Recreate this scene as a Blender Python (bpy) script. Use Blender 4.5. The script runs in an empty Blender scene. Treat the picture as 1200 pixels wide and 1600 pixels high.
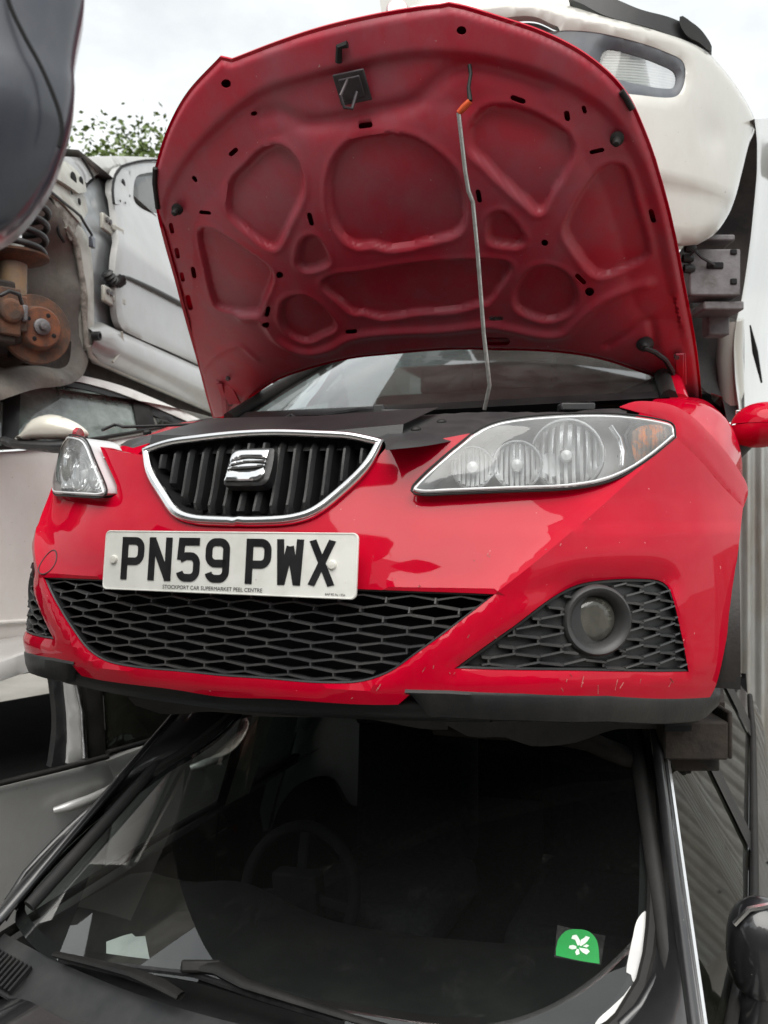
import bpy, bmesh, math, random
import numpy as np
from mathutils import Vector, Matrix
from mathutils.geometry import delaunay_2d_cdt

random.seed(7)
scene = bpy.context.scene
col = scene.collection
rad = math.radians

# ---------------------------------------------------------------- camera
FPX = 1280.0                       # focal length in pixels of a 1200 x 1600 frame
YAW = rad(21.3)
PLATE_Z = 1.76                     # height of the red car's number plate above the ground
CAM = np.array([0.795, -1.25, PLATE_Z + 0.09])
FW = np.array([-math.sin(YAW), math.cos(YAW), 0.0])
RT = np.array([math.cos(YAW), math.sin(YAW), 0.0])
UP = np.array([0.0, 0.0, 1.0])
cam_data = bpy.data.cameras.new("camera")
cam_obj = bpy.data.objects.new("camera", cam_data)
col.objects.link(cam_obj)
cam_obj.location = CAM
cam_obj.rotation_euler = (rad(90), 0, YAW)
cam_data.sensor_fit = 'VERTICAL'
cam_data.sensor_height = 32.0
cam_data.lens = FPX / 1600.0 * 32.0
cam_data.clip_start = 0.02
cam_data.clip_end = 2000
cam_data.dof.use_dof = True
cam_data.dof.focus_distance = 1.75
cam_data.dof.aperture_fstop = 5.0
scene.camera = cam_obj

# ---------------------------------------------------------------- sky and sun (overcast)
world = bpy.data.worlds.new("World")
scene.world = world
world.use_nodes = True
wn = world.node_tree; wn.nodes.clear()
w_out = wn.nodes.new('ShaderNodeOutputWorld')
w_sky = wn.nodes.new('ShaderNodeTexSky'); w_sky.sky_type = 'NISHITA'; w_sky.sun_disc = False
SUN_EL, SUN_AZ = rad(55), rad(165)          # azimuth clockwise from +Y
w_sky.sun_elevation = SUN_EL; w_sky.sun_rotation = SUN_AZ
w_b1 = wn.nodes.new('ShaderNodeBackground'); w_b1.inputs['Strength'].default_value = 0.10
w_b2 = wn.nodes.new('ShaderNodeBackground'); w_b2.inputs['Strength'].default_value = 1.0
w_tc = wn.nodes.new('ShaderNodeTexCoord')
w_map = wn.nodes.new('ShaderNodeMapping'); w_map.inputs['Scale'].default_value = (1.6, 1.6, 3.2)
w_no = wn.nodes.new('ShaderNodeTexNoise'); w_no.inputs['Scale'].default_value = 2.1
w_no.inputs['Detail'].default_value = 7; w_no.inputs['Roughness'].default_value = 0.55
w_rp = wn.nodes.new('ShaderNodeValToRGB')
w_rp.color_ramp.elements[0].position = 0.34; w_rp.color_ramp.elements[0].color = (0.37, 0.385, 0.385, 1)
w_rp.color_ramp.elements[1].position = 0.58; w_rp.color_ramp.elements[1].color = (0.51, 0.515, 0.50, 1)
w_mx = wn.nodes.new('ShaderNodeMixShader'); w_mx.inputs[0].default_value = 0.9
L = wn.links.new
L(w_tc.outputs['Generated'], w_map.inputs[0]); L(w_map.outputs[0], w_no.inputs['Vector'])
L(w_no.outputs['Fac'], w_rp.inputs[0]); L(w_rp.outputs[0], w_b2.inputs['Color'])
L(w_sky.outputs[0], w_b1.inputs['Color'])
L(w_b1.outputs[0], w_mx.inputs[1]); L(w_b2.outputs[0], w_mx.inputs[2]); L(w_mx.outputs[0], w_out.inputs[0])

sun_data = bpy.data.lights.new("sun", 'SUN')
sun_data.energy = 1.5; sun_data.angle = rad(60); sun_data.color = (1.0, 0.97, 0.92)
sun = bpy.data.objects.new("sun", sun_data); col.objects.link(sun)
_sd = Vector((math.sin(SUN_AZ) * math.cos(SUN_EL), math.cos(SUN_AZ) * math.cos(SUN_EL), math.sin(SUN_EL)))
sun.rotation_euler = _sd.to_track_quat('Z', 'Y').to_euler()
sun.location = (3, -6, 12)

vs = scene.view_settings
vs.view_transform = 'Standard'; vs.look = 'None'; vs.gamma = 1.0; vs.exposure = 1.3
vs.use_curve_mapping = False
scene.cycles.max_bounces = 8
scene.cycles.transparent_max_bounces = 16
scene.cycles.caustics_reflective = False
scene.cycles.caustics_refractive = False
scene.cycles.use_denoising = True

# ---------------------------------------------------------------- materials
def nodes_of(name):
    m = bpy.data.materials.new(name); m.use_nodes = True
    nt = m.node_tree; nt.nodes.clear()
    out = nt.nodes.new('ShaderNodeOutputMaterial')
    return m, nt, out

def noise_fac(nt, scale, detail=5, lo=0.35, hi=0.65, stretch=(1, 1, 1), rough=0.6):
    tc = nt.nodes.new('ShaderNodeTexCoord')
    mp = nt.nodes.new('ShaderNodeMapping'); mp.inputs['Scale'].default_value = stretch
    nz = nt.nodes.new('ShaderNodeTexNoise'); nz.inputs['Scale'].default_value = scale
    nz.inputs['Detail'].default_value = detail; nz.inputs['Roughness'].default_value = rough
    mr = nt.nodes.new('ShaderNodeMapRange')
    mr.inputs['From Min'].default_value = lo; mr.inputs['From Max'].default_value = hi
    nt.links.new(tc.outputs['Object'], mp.inputs[0]); nt.links.new(mp.outputs[0], nz.inputs['Vector'])
    nt.links.new(nz.outputs['Fac'], mr.inputs['Value'])
    return mr.outputs[0], nz.outputs['Fac']

def M(name, colr, rough=0.5, metal=0.0, coat=0.0, coat_rough=0.03, c2=None, scale=8.0, lo=0.4, hi=0.65,
      stretch=(1, 1, 1), bump=0.0, bump_scale=60.0, rough2=None, spec=0.5, dust=0.0, dust_col=(0.35, 0.31, 0.26),
      speck=0.0, speck_col=(0.5, 0.45, 0.4)):
    """Principled surface with a second colour mixed in by noise, optional dust film, specks and fine relief."""
    m, nt, out = nodes_of(name)
    b = nt.nodes.new('ShaderNodeBsdfPrincipled')
    b.inputs['Roughness'].default_value = rough; b.inputs['Metallic'].default_value = metal
    b.inputs['Coat Weight'].default_value = coat; b.inputs['Coat Roughness'].default_value = coat_rough
    b.inputs['Specular IOR Level'].default_value = spec
    cur = None
    def mix(fac_socket, a, c, fac_scale=1.0):
        mx = nt.nodes.new('ShaderNodeMix'); mx.data_type = 'RGBA'
        if fac_scale != 1.0:
            mm = nt.nodes.new('ShaderNodeMath'); mm.operation = 'MULTIPLY'; mm.inputs[1].default_value = fac_scale
            nt.links.new(fac_socket, mm.inputs[0]); fac_socket = mm.outputs[0]
        nt.links.new(fac_socket, mx.inputs[0])
        if isinstance(a, tuple): mx.inputs[6].default_value = (*a, 1)
        else: nt.links.new(a, mx.inputs[6])
        mx.inputs[7].default_value = (*c, 1)
        return mx.outputs[2]
    cur = colr
    if c2 is not None:
        f, _ = noise_fac(nt, scale, 6, lo, hi, stretch)
        cur = mix(f, cur, c2)
        if rough2 is not None:
            mr = nt.nodes.new('ShaderNodeMapRange'); mr.inputs['To Min'].default_value = rough; mr.inputs['To Max'].default_value = rough2
            nt.links.new(f, mr.inputs['Value']); nt.links.new(mr.outputs[0], b.inputs['Roughness'])
    if dust > 0:
        f, _ = noise_fac(nt, 5.0, 8, 0.42, 0.72, (1, 1, 0.6), 0.7)
        cur = mix(f, cur, dust_col, dust)
        mr = nt.nodes.new('ShaderNodeMapRange'); mr.inputs['To Min'].default_value = coat_rough; mr.inputs['To Max'].default_value = min(1, coat_rough + 0.5 * dust)
        nt.links.new(f, mr.inputs['Value']); nt.links.new(mr.outputs[0], b.inputs['Coat Roughness'])
    if speck > 0:
        f, _ = noise_fac(nt, 95.0, 2, 0.76 - 0.1 * speck, 0.79 - 0.1 * speck)
        cur = mix(f, cur, speck_col, 0.8)
    if isinstance(cur, tuple): b.inputs['Base Color'].default_value = (*cur, 1)
    else: nt.links.new(cur, b.inputs['Base Color'])
    if bump > 0:
        _, h = noise_fac(nt, bump_scale, 6)
        bp = nt.nodes.new('ShaderNodeBump'); bp.inputs['Strength'].default_value = bump; bp.inputs['Distance'].default_value = 0.004
        nt.links.new(h, bp.inputs['Height']); nt.links.new(bp.outputs[0], b.inputs['Normal'])
    nt.links.new(b.outputs[0], out.inputs[0])
    return m

def GLASS(name, tint=(0.75, 0.82, 0.8), refl=1.8, haze=0.04, haze_col=(0.4, 0.4, 0.38), rough=0.02, haze_scale=6.0, lo=0.4, hi=0.75, stretch=(1, 1, 1)):
    """A thin pane: tinted see-through, mirror by Fresnel, and a film of dirt or imitated reflection."""
    m, nt, out = nodes_of(name)
    tr = nt.nodes.new('ShaderNodeBsdfTransparent'); tr.inputs[0].default_value = (*tint, 1)
    gl = nt.nodes.new('ShaderNodeBsdfGlossy'); gl.inputs['Roughness'].default_value = rough
    df = nt.nodes.new('ShaderNodeBsdfDiffuse'); df.inputs[0].default_value = (*haze_col, 1)
    fr = nt.nodes.new('ShaderNodeFresnel'); fr.inputs['IOR'].default_value = 1.5
    mu = nt.nodes.new('ShaderNodeMath'); mu.operation = 'MULTIPLY'; mu.inputs[1].default_value = refl; mu.use_clamp = True
    nt.links.new(fr.outputs[0], mu.inputs[0])
    m1 = nt.nodes.new('ShaderNodeMixShader'); m2 = nt.nodes.new('ShaderNodeMixShader')
    f, _ = noise_fac(nt, haze_scale, 8, lo, hi, stretch, 0.7)
    ml = nt.nodes.new('ShaderNodeMath'); ml.operation = 'MULTIPLY_ADD'; ml.inputs[1].default_value = haze; ml.inputs[2].default_value = haze * 0.35
    nt.links.new(f, ml.inputs[0])
    nt.links.new(ml.outputs[0], m1.inputs[0]); nt.links.new(tr.outputs[0], m1.inputs[1]); nt.links.new(df.outputs[0], m1.inputs[2])
    nt.links.new(mu.outputs[0], m2.inputs[0]); nt.links.new(m1.outputs[0], m2.inputs[1]); nt.links.new(gl.outputs[0], m2.inputs[2])
    nt.links.new(m2.outputs[0], out.inputs[0])
    return m

MT = {}
MT['red'] = M('red_paint', (0.48, 0.0, 0.018), 0.45, 0.0, 0.55, 0.03, c2=(0.42, 0.0, 0.016), scale=3, dust=0.05, dust_col=(0.42, 0.16, 0.15), spec=.0, speck=0.08, speck_col=(0.65, 0.3, 0.3))
MT['red_inner'] = M('red_paint_inner', (0.50, 0.016, 0.040), 0.5, 0.0, 0.35, 0.3, c2=(0.40, 0.035, 0.058), scale=5, dust=0.5, dust_col=(0.32, 0.16, 0.19), speck=0.1)
MT['black_plastic'] = M('black_plastic', (0.010, 0.0105, 0.012), 0.42, c2=(0.018, 0.018, 0.019), scale=9, bump=0.1, bump_scale=300, dust=0.04)
MT['grey_plastic'] = M('grey_plastic', (0.022, 0.023, 0.025), 0.45, c2=(0.036, 0.036, 0.037), scale=12, dust=0.12, dust_col=(0.2, 0.19, 0.17))
MT['mesh_plastic'] = M('mesh_plastic', (0.040, 0.041, 0.044), 0.45, c2=(0.06, 0.06, 0.06), scale=14, dust=0.1)
MT['void'] = M('void_black', (0.004, 0.004, 0.005), 0.9, c2=(0.009, 0.009, 0.009), scale=9)
MT['chrome'] = M('chrome', (0.90, 0.90, 0.90), 0.16, 1.0, c2=(0.80, 0.80, 0.80), scale=25, rough2=0.26)
MT['reflector'] = M('reflector', (0.86, 0.87, 0.88), 0.07, 1.0, c2=(0.78, 0.79, 0.8), scale=30, rough2=0.14)
MT['lamp_body'] = M('lamp_body', (0.86, 0.88, 0.89), 0.25, 0.12, c2=(0.74, 0.76, 0.77), scale=6)
MT['amber'] = M('amber', (0.90, 0.25, 0.01), 0.2, 0.0, 0.8, c2=(0.32, 0.20, 0.14), scale=38, lo=0.44, hi=0.54)
MT['lens'] = GLASS('lamp_lens', (0.97, 0.98, 0.98), 1.4, 0.26, (0.80, 0.81, 0.81), 0.03, 5, 0.3, 0.8)
MT['plate'] = M('plate_white', (0.80, 0.80, 0.76), 0.35, c2=(0.66, 0.66, 0.61), scale=14, lo=0.45, hi=0.75, coat=0.3, speck=0.2, speck_col=(0.4, 0.38, 0.34))
MT['ink'] = M('ink_black', (0.008, 0.008, 0.01), 0.35, c2=(0.02, 0.02, 0.022), scale=20)
MT['cap'] = M('cap_white', (0.8, 0.79, 0.74), 0.4, c2=(0.6, 0.58, 0.52), scale=60)
MT['steel'] = M('steel_rod', (0.55, 0.55, 0.53), 0.32, 0.9, c2=(0.33, 0.32, 0.3), scale=40, rough2=0.5)
MT['orange'] = M('orange_plastic', (0.85, 0.12, 0.02), 0.4, c2=(0.6, 0.08, 0.02), scale=30)
MT['glass_dark'] = GLASS('windscreen_glass', (0.22, 0.26, 0.25), 1.7, 0.05, (0.35, 0.35, 0.33), 0.02, 9, 0.42, 0.8)
MT['glass_red'] = GLASS('dusty_windscreen', (0.55, 0.62, 0.60), 1.6, 0.20, (0.25, 0.26, 0.25), 0.03, 7, 0.4, 0.75)
MT['trim'] = M('trim_rubber', (0.011, 0.011, 0.011), 0.55, c2=(0.019, 0.018, 0.017), scale=12, dust=0.1, dust_col=(0.08, 0.07, 0.06), spec=.3)
MT['seat'] = M('seat_cloth', (0.02, 0.02, 0.022), 0.9, c2=(0.035, 0.035, 0.037), scale=60, bump=0.2, bump_scale=400)
MT['dash'] = M('dash_plastic', (0.012, 0.012, 0.013), 0.65, c2=(0.018, 0.018, 0.019), scale=8, dust=0.06)
MT['cream'] = M('cream_trim', (0.55, 0.5, 0.42), 0.7, c2=(0.44, 0.4, 0.34), scale=9)
MT['black_paint'] = M('black_paint', (0.010, 0.010, 0.012), 0.35, 0.0, 1.0, 0.03, c2=(0.02, 0.02, 0.021), scale=6, dust=0.10, dust_col=(0.10, 0.095, 0.09), speck=0.2, speck_col=(0.3, 0.3, 0.28))
MT['silver_us'] = M('silver_paint_darkened', (0.44, 0.445, 0.44), 0.4, 0.35, 0.7, 0.08, c2=(0.37, 0.37, 0.36), scale=3, dust=0.25, dust_col=(0.36, 0.33, 0.28), speck=0.2, speck_col=(0.2, 0.17, 0.14))  # copy of the silver, darkened for the strongly lit top car
MT['silver'] = M('silver_paint', (0.64, 0.64, 0.63), 0.38, 0.3, 0.7, 0.08, c2=(0.55, 0.55, 0.54), scale=3, dust=0.25, dust_col=(0.36, 0.33, 0.28), speck=0.2, speck_col=(0.2, 0.17, 0.14))  # silver lightened to offset the shade on the lowest car
MT['white'] = M('white_paint', (0.56, 0.56, 0.52), 0.35, 0.0, 0.9, 0.05, c2=(0.54, 0.53, 0.49), scale=3, dust=0.3, dust_col=(0.38, 0.33, 0.28), speck=0.2, speck_col=(0.25, 0.2, 0.16))
MT['offwhite'] = M('warm_white_paint', (0.80, 0.80, 0.77), 0.33, 0.0, 0.8, 0.06, c2=(0.73, 0.73, 0.70), scale=2.5, dust=0.28, dust_col=(0.46, 0.43, 0.38), speck=0.25, speck_col=(0.25, 0.2, 0.16))
MT['rust'] = M('rust', (0.165, 0.078, 0.045), 0.85, 0.1, c2=(0.085, 0.058, 0.045), scale=22, bump=0.5, bump_scale=120, lo=0.4, hi=0.6)
MT['rust_orange'] = M('rust_orange', (0.21, 0.075, 0.035), 0.85, 0.1, c2=(0.09, 0.05, 0.038), scale=30, bump=0.5, bump_scale=140)
MT['rust_brown'] = M('rusty_underbody', (0.045, 0.034, 0.027), 0.85, 0.1, c2=(0.018, 0.016, 0.015), scale=14, bump=0.6, bump_scale=70)
MT['underseal'] = M('grey_underseal', (0.20, 0.19, 0.17), 0.75, 0.0, c2=(0.10, 0.09, 0.08), scale=6, bump=0.6, bump_scale=45, dust=0.4, dust_col=(0.30, 0.25, 0.18))
MT['primer'] = M('pale_inner_panel', (0.50, 0.50, 0.45), 0.5, 0.1, c2=(0.30, 0.28, 0.23), scale=7, lo=0.45, hi=0.7, dust=0.3, bump=0.2, bump_scale=30)
MT['galv'] = M('galvanised_sheet', (0.46, 0.47, 0.46), 0.5, 0.55, c2=(0.28, 0.26, 0.22), scale=5, lo=0.45, hi=0.7, stretch=(1, 1, 0.25), dust=0.4, dust_col=(0.30, 0.26, 0.2))
MT['ground'] = M('yard_ground', (0.28, 0.265, 0.24), 0.9, c2=(0.17, 0.16, 0.14), scale=0.9, bump=0.6, bump_scale=8)
MT['dark_blue'] = M('dark_slate_paint', (0.050, 0.060, 0.086), 0.4, 0.1, 0.9, 0.14, c2=(0.038, 0.045, 0.064), scale=4, dust=0.15)
MT['green'] = M('green_print', (0.0, 0.27, 0.045), 0.5, c2=(0.01, 0.21, 0.04), scale=9)
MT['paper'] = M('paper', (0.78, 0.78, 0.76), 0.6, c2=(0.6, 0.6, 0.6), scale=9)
MT['white_print'] = M('white_print', (0.55, 0.62, 0.56), 0.5, c2=(0.7, 0.78, 0.7), scale=30)
MT['film'] = GLASS('clear_film', (0.9, 0.92, 0.9), 1.6, 0.06, (0.6, 0.6, 0.6), 0.08, 30)
MT['bark'] = M('bark', (0.09, 0.07, 0.05), 0.9, c2=(0.05, 0.04, 0.03), scale=12, bump=0.8, bump_scale=30)
MT['leaf'] = M('leaf', (0.12, 0.17, 0.035), 0.6, c2=(0.06, 0.10, 0.02), scale=3)
MT['wire'] = M('wire_black', (0.012, 0.012, 0.013), 0.5, c2=(0.03, 0.03, 0.03), scale=30)
MT['zinc'] = M('zinc_bracket', (0.17, 0.16, 0.165), 0.55, 0.4, c2=(0.10, 0.09, 0.09), scale=18, bump=0.3, bump_scale=90)
MT['clay'] = M('muddy_plastic', (0.028, 0.027, 0.027), 0.65, c2=(0.05, 0.047, 0.044), scale=6, dust=0.15, bump=0.3, bump_scale=60)

# ---------------------------------------------------------------- geometry helpers
def ray(px, py):
    return FW + RT * ((px - 600.0) / FPX) + UP * ((800.0 - py) / FPX)
def at_depth(px, py, d):
    return CAM + ray(px, py) * d
def on_plane(px, py, P, N):
    r = ray(px, py); N = np.asarray(N, float)
    t = float(np.dot(np.asarray(P, float) - CAM, N) / np.dot(r, N))
    return CAM + r * t
def on_surf(px, py, g, t0, t1, n=260):
    """first crossing of g(P)=0 along the pixel's ray; g takes arrays of points"""
    r = ray(px, py); t = np.linspace(t0, t1, n)
    v = g(CAM[None] + r[None] * t[:, None])
    s = np.where((v[:-1] < 0) & (v[1:] >= 0))[0]
    if len(s) == 0:
        i = int(np.argmin(np.abs(v))); return CAM + r * t[i]
    i = s[0]; k = v[i] / (v[i] - v[i + 1])
    return CAM + r * (t[i] + k * (t[i + 1] - t[i]))

def cub(xs, ys, n=600):
    """smooth interpolating function through knots"""
    xs = np.asarray(xs, float); ys = np.asarray(ys, float)
    d = np.diff(ys) / np.diff(xs); m = np.zeros(len(xs)); m[0] = d[0]; m[-1] = d[-1]
    for i in range(1, len(xs) - 1):
        m[i] = 0 if d[i - 1] * d[i] <= 0 else 2 * d[i - 1] * d[i] / (d[i - 1] + d[i])
    tx = np.linspace(xs[0], xs[-1], n); k = np.clip(np.searchsorted(xs, tx) - 1, 0, len(xs) - 2)
    h = xs[k + 1] - xs[k]; s = (tx - xs[k]) / h
    ty = (2*s**3-3*s**2+1)*ys[k] + (s**3-2*s**2+s)*h*m[k] + (-2*s**3+3*s**2)*ys[k+1] + (s**3-s**2)*h*m[k+1]
    return lambda q: np.interp(q, tx, ty)

def smooth_path(pts, step, closed=True):
    """Catmull-Rom through points; a point given as a 3-tuple (u, v, 'c') stays a corner"""
    P = [np.array(p[:2], float) for p in pts]; C = [len(p) > 2 for p in pts]
    n = len(P); out = []
    for i in range(n if closed else n - 1):
        a, b = P[i], P[(i + 1) % n]
        p0 = P[i - 1] if (closed or i > 0) else a
        p3 = P[(i + 2) % n] if (closed or i + 2 < n) else b
        if C[i]: p0 = a - (b - a)
        if C[(i + 1) % n]: p3 = b + (b - a)
        m = max(1, int(round(np.linalg.norm(b - a) / step)))
        l = np.linalg.norm(b - a)
        t0 = (b - p0); t1 = (p3 - a)
        t0 = t0 / max(np.linalg.norm(t0), 1e-9) * l; t1 = t1 / max(np.linalg.norm(t1), 1e-9) * l
        for j in range(m):
            s = j / m
            out.append((2*s**3-3*s**2+1)*a + (s**3-2*s**2+s)*t0 + (-2*s**3+3*s**2)*b + (s**3-s**2)*t1)
    if not closed: out.append(P[-1])
    return np.array(out)

def inside(pts, poly):
    x, y = pts[:, 0], pts[:, 1]; c = np.zeros(len(pts), bool)
    px, py = poly[:, 0], poly[:, 1]; j = len(poly) - 1
    for i in range(len(poly)):
        if py[i] != py[j]:
            k = ((py[i] > y) != (py[j] > y)) & (x < (px[j] - px[i]) * (y - py[i]) / (py[j] - py[i]) + px[i])
            c ^= k
        j = i
    return c

def dist_loop(pts, loop, closed=True):
    """distance to a polyline and the side (positive = left of its direction)"""
    a = loop if closed else loop[:-1]
    b = np.roll(loop, -1, 0) if closed else loop[1:]
    best = np.full(len(pts), 1e9); sgn = np.ones(len(pts))
    for p, q in zip(a, b):
        d = q - p; l2 = max(d @ d, 1e-12)
        w = pts - p; t = np.clip((w @ d) / l2, 0, 1)
        e = w - t[:, None] * d; dd = np.hypot(e[:, 0], e[:, 1])
        k = dd < best; best[k] = dd[k]
        sgn[k] = np.sign(d[0] * w[k, 1] - d[1] * w[k, 0])
    return best, sgn

def sstep(x): x = np.clip(x, 0, 1); return x * x * (3 - 2 * x)

def fill(outer, holes=(), step=0.02, extra=None, lines=()):
    """triangulate a region with an even grid of inner points -> (uv, tris, loops of vertex indices)"""
    loops = [np.asarray(outer)] + [np.asarray(h) for h in holes]
    V = np.concatenate(loops); E = []; s = 0
    for l in loops:
        n = len(l); E += [(s + i, s + (i + 1) % n) for i in range(n)]; s += n
    for l in lines:
        l = np.asarray(l); n = len(l); E += [(s + i, s + i + 1) for i in range(n - 1)]; V = np.concatenate([V, l]); s += n
    lo, hi = loops[0].min(0), loops[0].max(0)
    gy = np.arange(lo[1] + step * .5, hi[1], step * .87); G = []
    for r, y in enumerate(gy):
        gx = np.arange(lo[0] + step * (0.25 + 0.5 * (r % 2)), hi[0], step); G.append(np.stack([gx, np.full(len(gx), y)], 1))
    if G:
        G = np.concatenate(G); k = inside(G, loops[0])
        for h in loops[1:]: k &= ~inside(G, h)
        G = G[k]
        if len(G):
            d = np.full(len(G), 1e9)
            for l in loops: d = np.minimum(d, dist_loop(G, l)[0])
            for l in lines: d = np.minimum(d, dist_loop(G, np.asarray(l), closed=False)[0])
            G = G[d > step * .45]
        if extra is not None: G = np.concatenate([G, extra])
        V = np.concatenate([V, G])
    ov, oe, of, orig, *_ = delaunay_2d_cdt([Vector((float(a), float(b))) for a, b in V], E, [], 0, 1e-7)
    uv = np.array([(v.x, v.y) for v in ov]); tri = np.array([t for t in of if len(t) == 3])
    c = uv[tri].mean(1); k = inside(c, loops[0])
    for h in loops[1:]: k &= ~inside(c, h)
    tri = tri[k]
    # make all triangles counter-clockwise
    A = uv[tri]; ar = (A[:,1,0]-A[:,0,0])*(A[:,2,1]-A[:,0,1])-(A[:,1,1]-A[:,0,1])*(A[:,2,0]-A[:,0,0])
    tri[ar < 0] = tri[ar < 0][:, [0, 2, 1]]
    back = {}
    for i, o in enumerate(orig):
        for j in o: back[j] = i
    lidx = []; s = 0
    for l in loops: lidx.append([back[s + i] for i in range(len(l))]); s += len(l)
    return uv, tri, lidx

def new_mesh(name, V, Fc, mat, parent=None, smooth=True, angle=38):
    me = bpy.data.meshes.new(name)
    me.from_pydata([tuple(map(float, v)) for v in V], [], [tuple(int(i) for i in f) for f in Fc])
    me.update()
    if isinstance(mat, str): mat = MT[mat]
    me.materials.append(mat)
    if smooth:
        me.polygons.foreach_set('use_smooth', [True] * len(me.polygons))
        me.set_sharp_from_angle(angle=rad(angle))
    o = bpy.data.objects.new(name, me); col.objects.link(o)
    if parent is not None: put(o, parent)
    return o

def put(o, parent):
    o.parent = parent
    root = parent
    T = Matrix.Identity(4)
    while root is not None:
        T = root.matrix_basis @ T if root.parent is None else root.matrix_basis @ T
        if root.parent is not None: T = root.matrix_parent_inverse @ T
        root = root.parent
    o.matrix_parent_inverse = T.inverted()

def thing(name, label, cat, loc, group=None):
    o = bpy.data.objects.new(name, None); col.objects.link(o)
    o.location = loc; o.empty_display_size = 0.1
    o['label'] = label; o['category'] = cat
    if group: o['group'] = group
    return o
def tag(o, label, cat, group=None):
    o['label'] = label; o['category'] = cat
    if group: o['group'] = group
    return o

def panel(name, mapf, outer, holes, step, mat, parent=None, thick=0.0, tdir=None, flip=False, hole_depth=None, angle=38):
    """a sheet over a traced region: mapf(uv)->points; thick > 0 adds a rim and a back face along tdir"""
    uv, tri, loops = fill(outer, holes, step)
    V = mapf(uv); Fc = [tuple(t[::-1]) if flip else tuple(t) for t in tri]
    if thick > 0:
        td = np.asarray(tdir, float)
        n = len(V); B = V + td * thick
        V = np.concatenate([V, B])
        Fc += [tuple(i + n for i in f[::-1]) for f in Fc[:]]
        for k, l in enumerate(loops):
            m = len(l)
            for i in range(m):
                a, b = l[i], l[(i + 1) % m]
                Fc.append((a, b, b + n, a + n))
    o = new_mesh(name, V, Fc, mat, parent, True, angle)
    fix_normals(o)
    return o

def fix_normals(o):
    bm = bmesh.new(); bm.from_mesh(o.data)
    bmesh.ops.recalc_face_normals(bm, faces=bm.faces); bm.to_mesh(o.data); bm.free()
    o.data.update()

def grid_mesh(name, P, mat, parent=None, close_u=False, close_v=False, cap=False, smooth=True, angle=38):
    """P: array (nu, nv, 3)"""
    P = np.asarray(P, float); nu, nv = P.shape[:2]; Fc = []
    for i in range(nu if close_u else nu - 1):
        for j in range(nv if close_v else nv - 1):
            a, b = i, (i + 1) % nu; c, d = j, (j + 1) % nv
            Fc.append((a*nv+c, b*nv+c, b*nv+d, a*nv+d))
    if cap and close_v:
        Fc.append(tuple(range(nv))[::-1]); Fc.append(tuple((nu-1)*nv + j for j in range(nv)))
    o = new_mesh(name, P.reshape(-1, 3), Fc, mat, parent, smooth, angle)
    if cap: fix_normals(o)
    return o

def tube_pts(path, r, n=8, closed=False, squash=1.0, up=None):
    path = np.asarray(path, float); m = len(path); rows = []
    r = np.broadcast_to(np.asarray(r, float), (m,))
    prev = None
    for i in range(m):
        if closed: t = path[(i + 1) % m] - path[i - 1]
        else: t = path[min(i + 1, m - 1)] - path[max(i - 1, 0)]
        t = t / max(np.linalg.norm(t), 1e-9)
        if up is not None: a = np.asarray(up, float)
        elif prev is not None: a = prev
        else: a = np.array([0, 0, 1.0]) if abs(t[2]) < .9 else np.array([1.0, 0, 0])
        nrm = a - t * (a @ t); nrm /= max(np.linalg.norm(nrm), 1e-9); prev = nrm
        bn = np.cross(t, nrm)
        ang = np.arange(n) / n * 2 * math.pi
        rows.append(path[i] + r[i] * (np.cos(ang)[:, None] * nrm * squash + np.sin(ang)[:, None] * bn))
    return np.array(rows)
def tube(name, path, r, mat, parent=None, n=8, closed=False, squash=1.0, up=None):
    P = tube_pts(path, r, n, closed, squash, up)
    return grid_mesh(name, P, mat, parent, close_u=closed, close_v=True, cap=not closed, angle=50)

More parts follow.
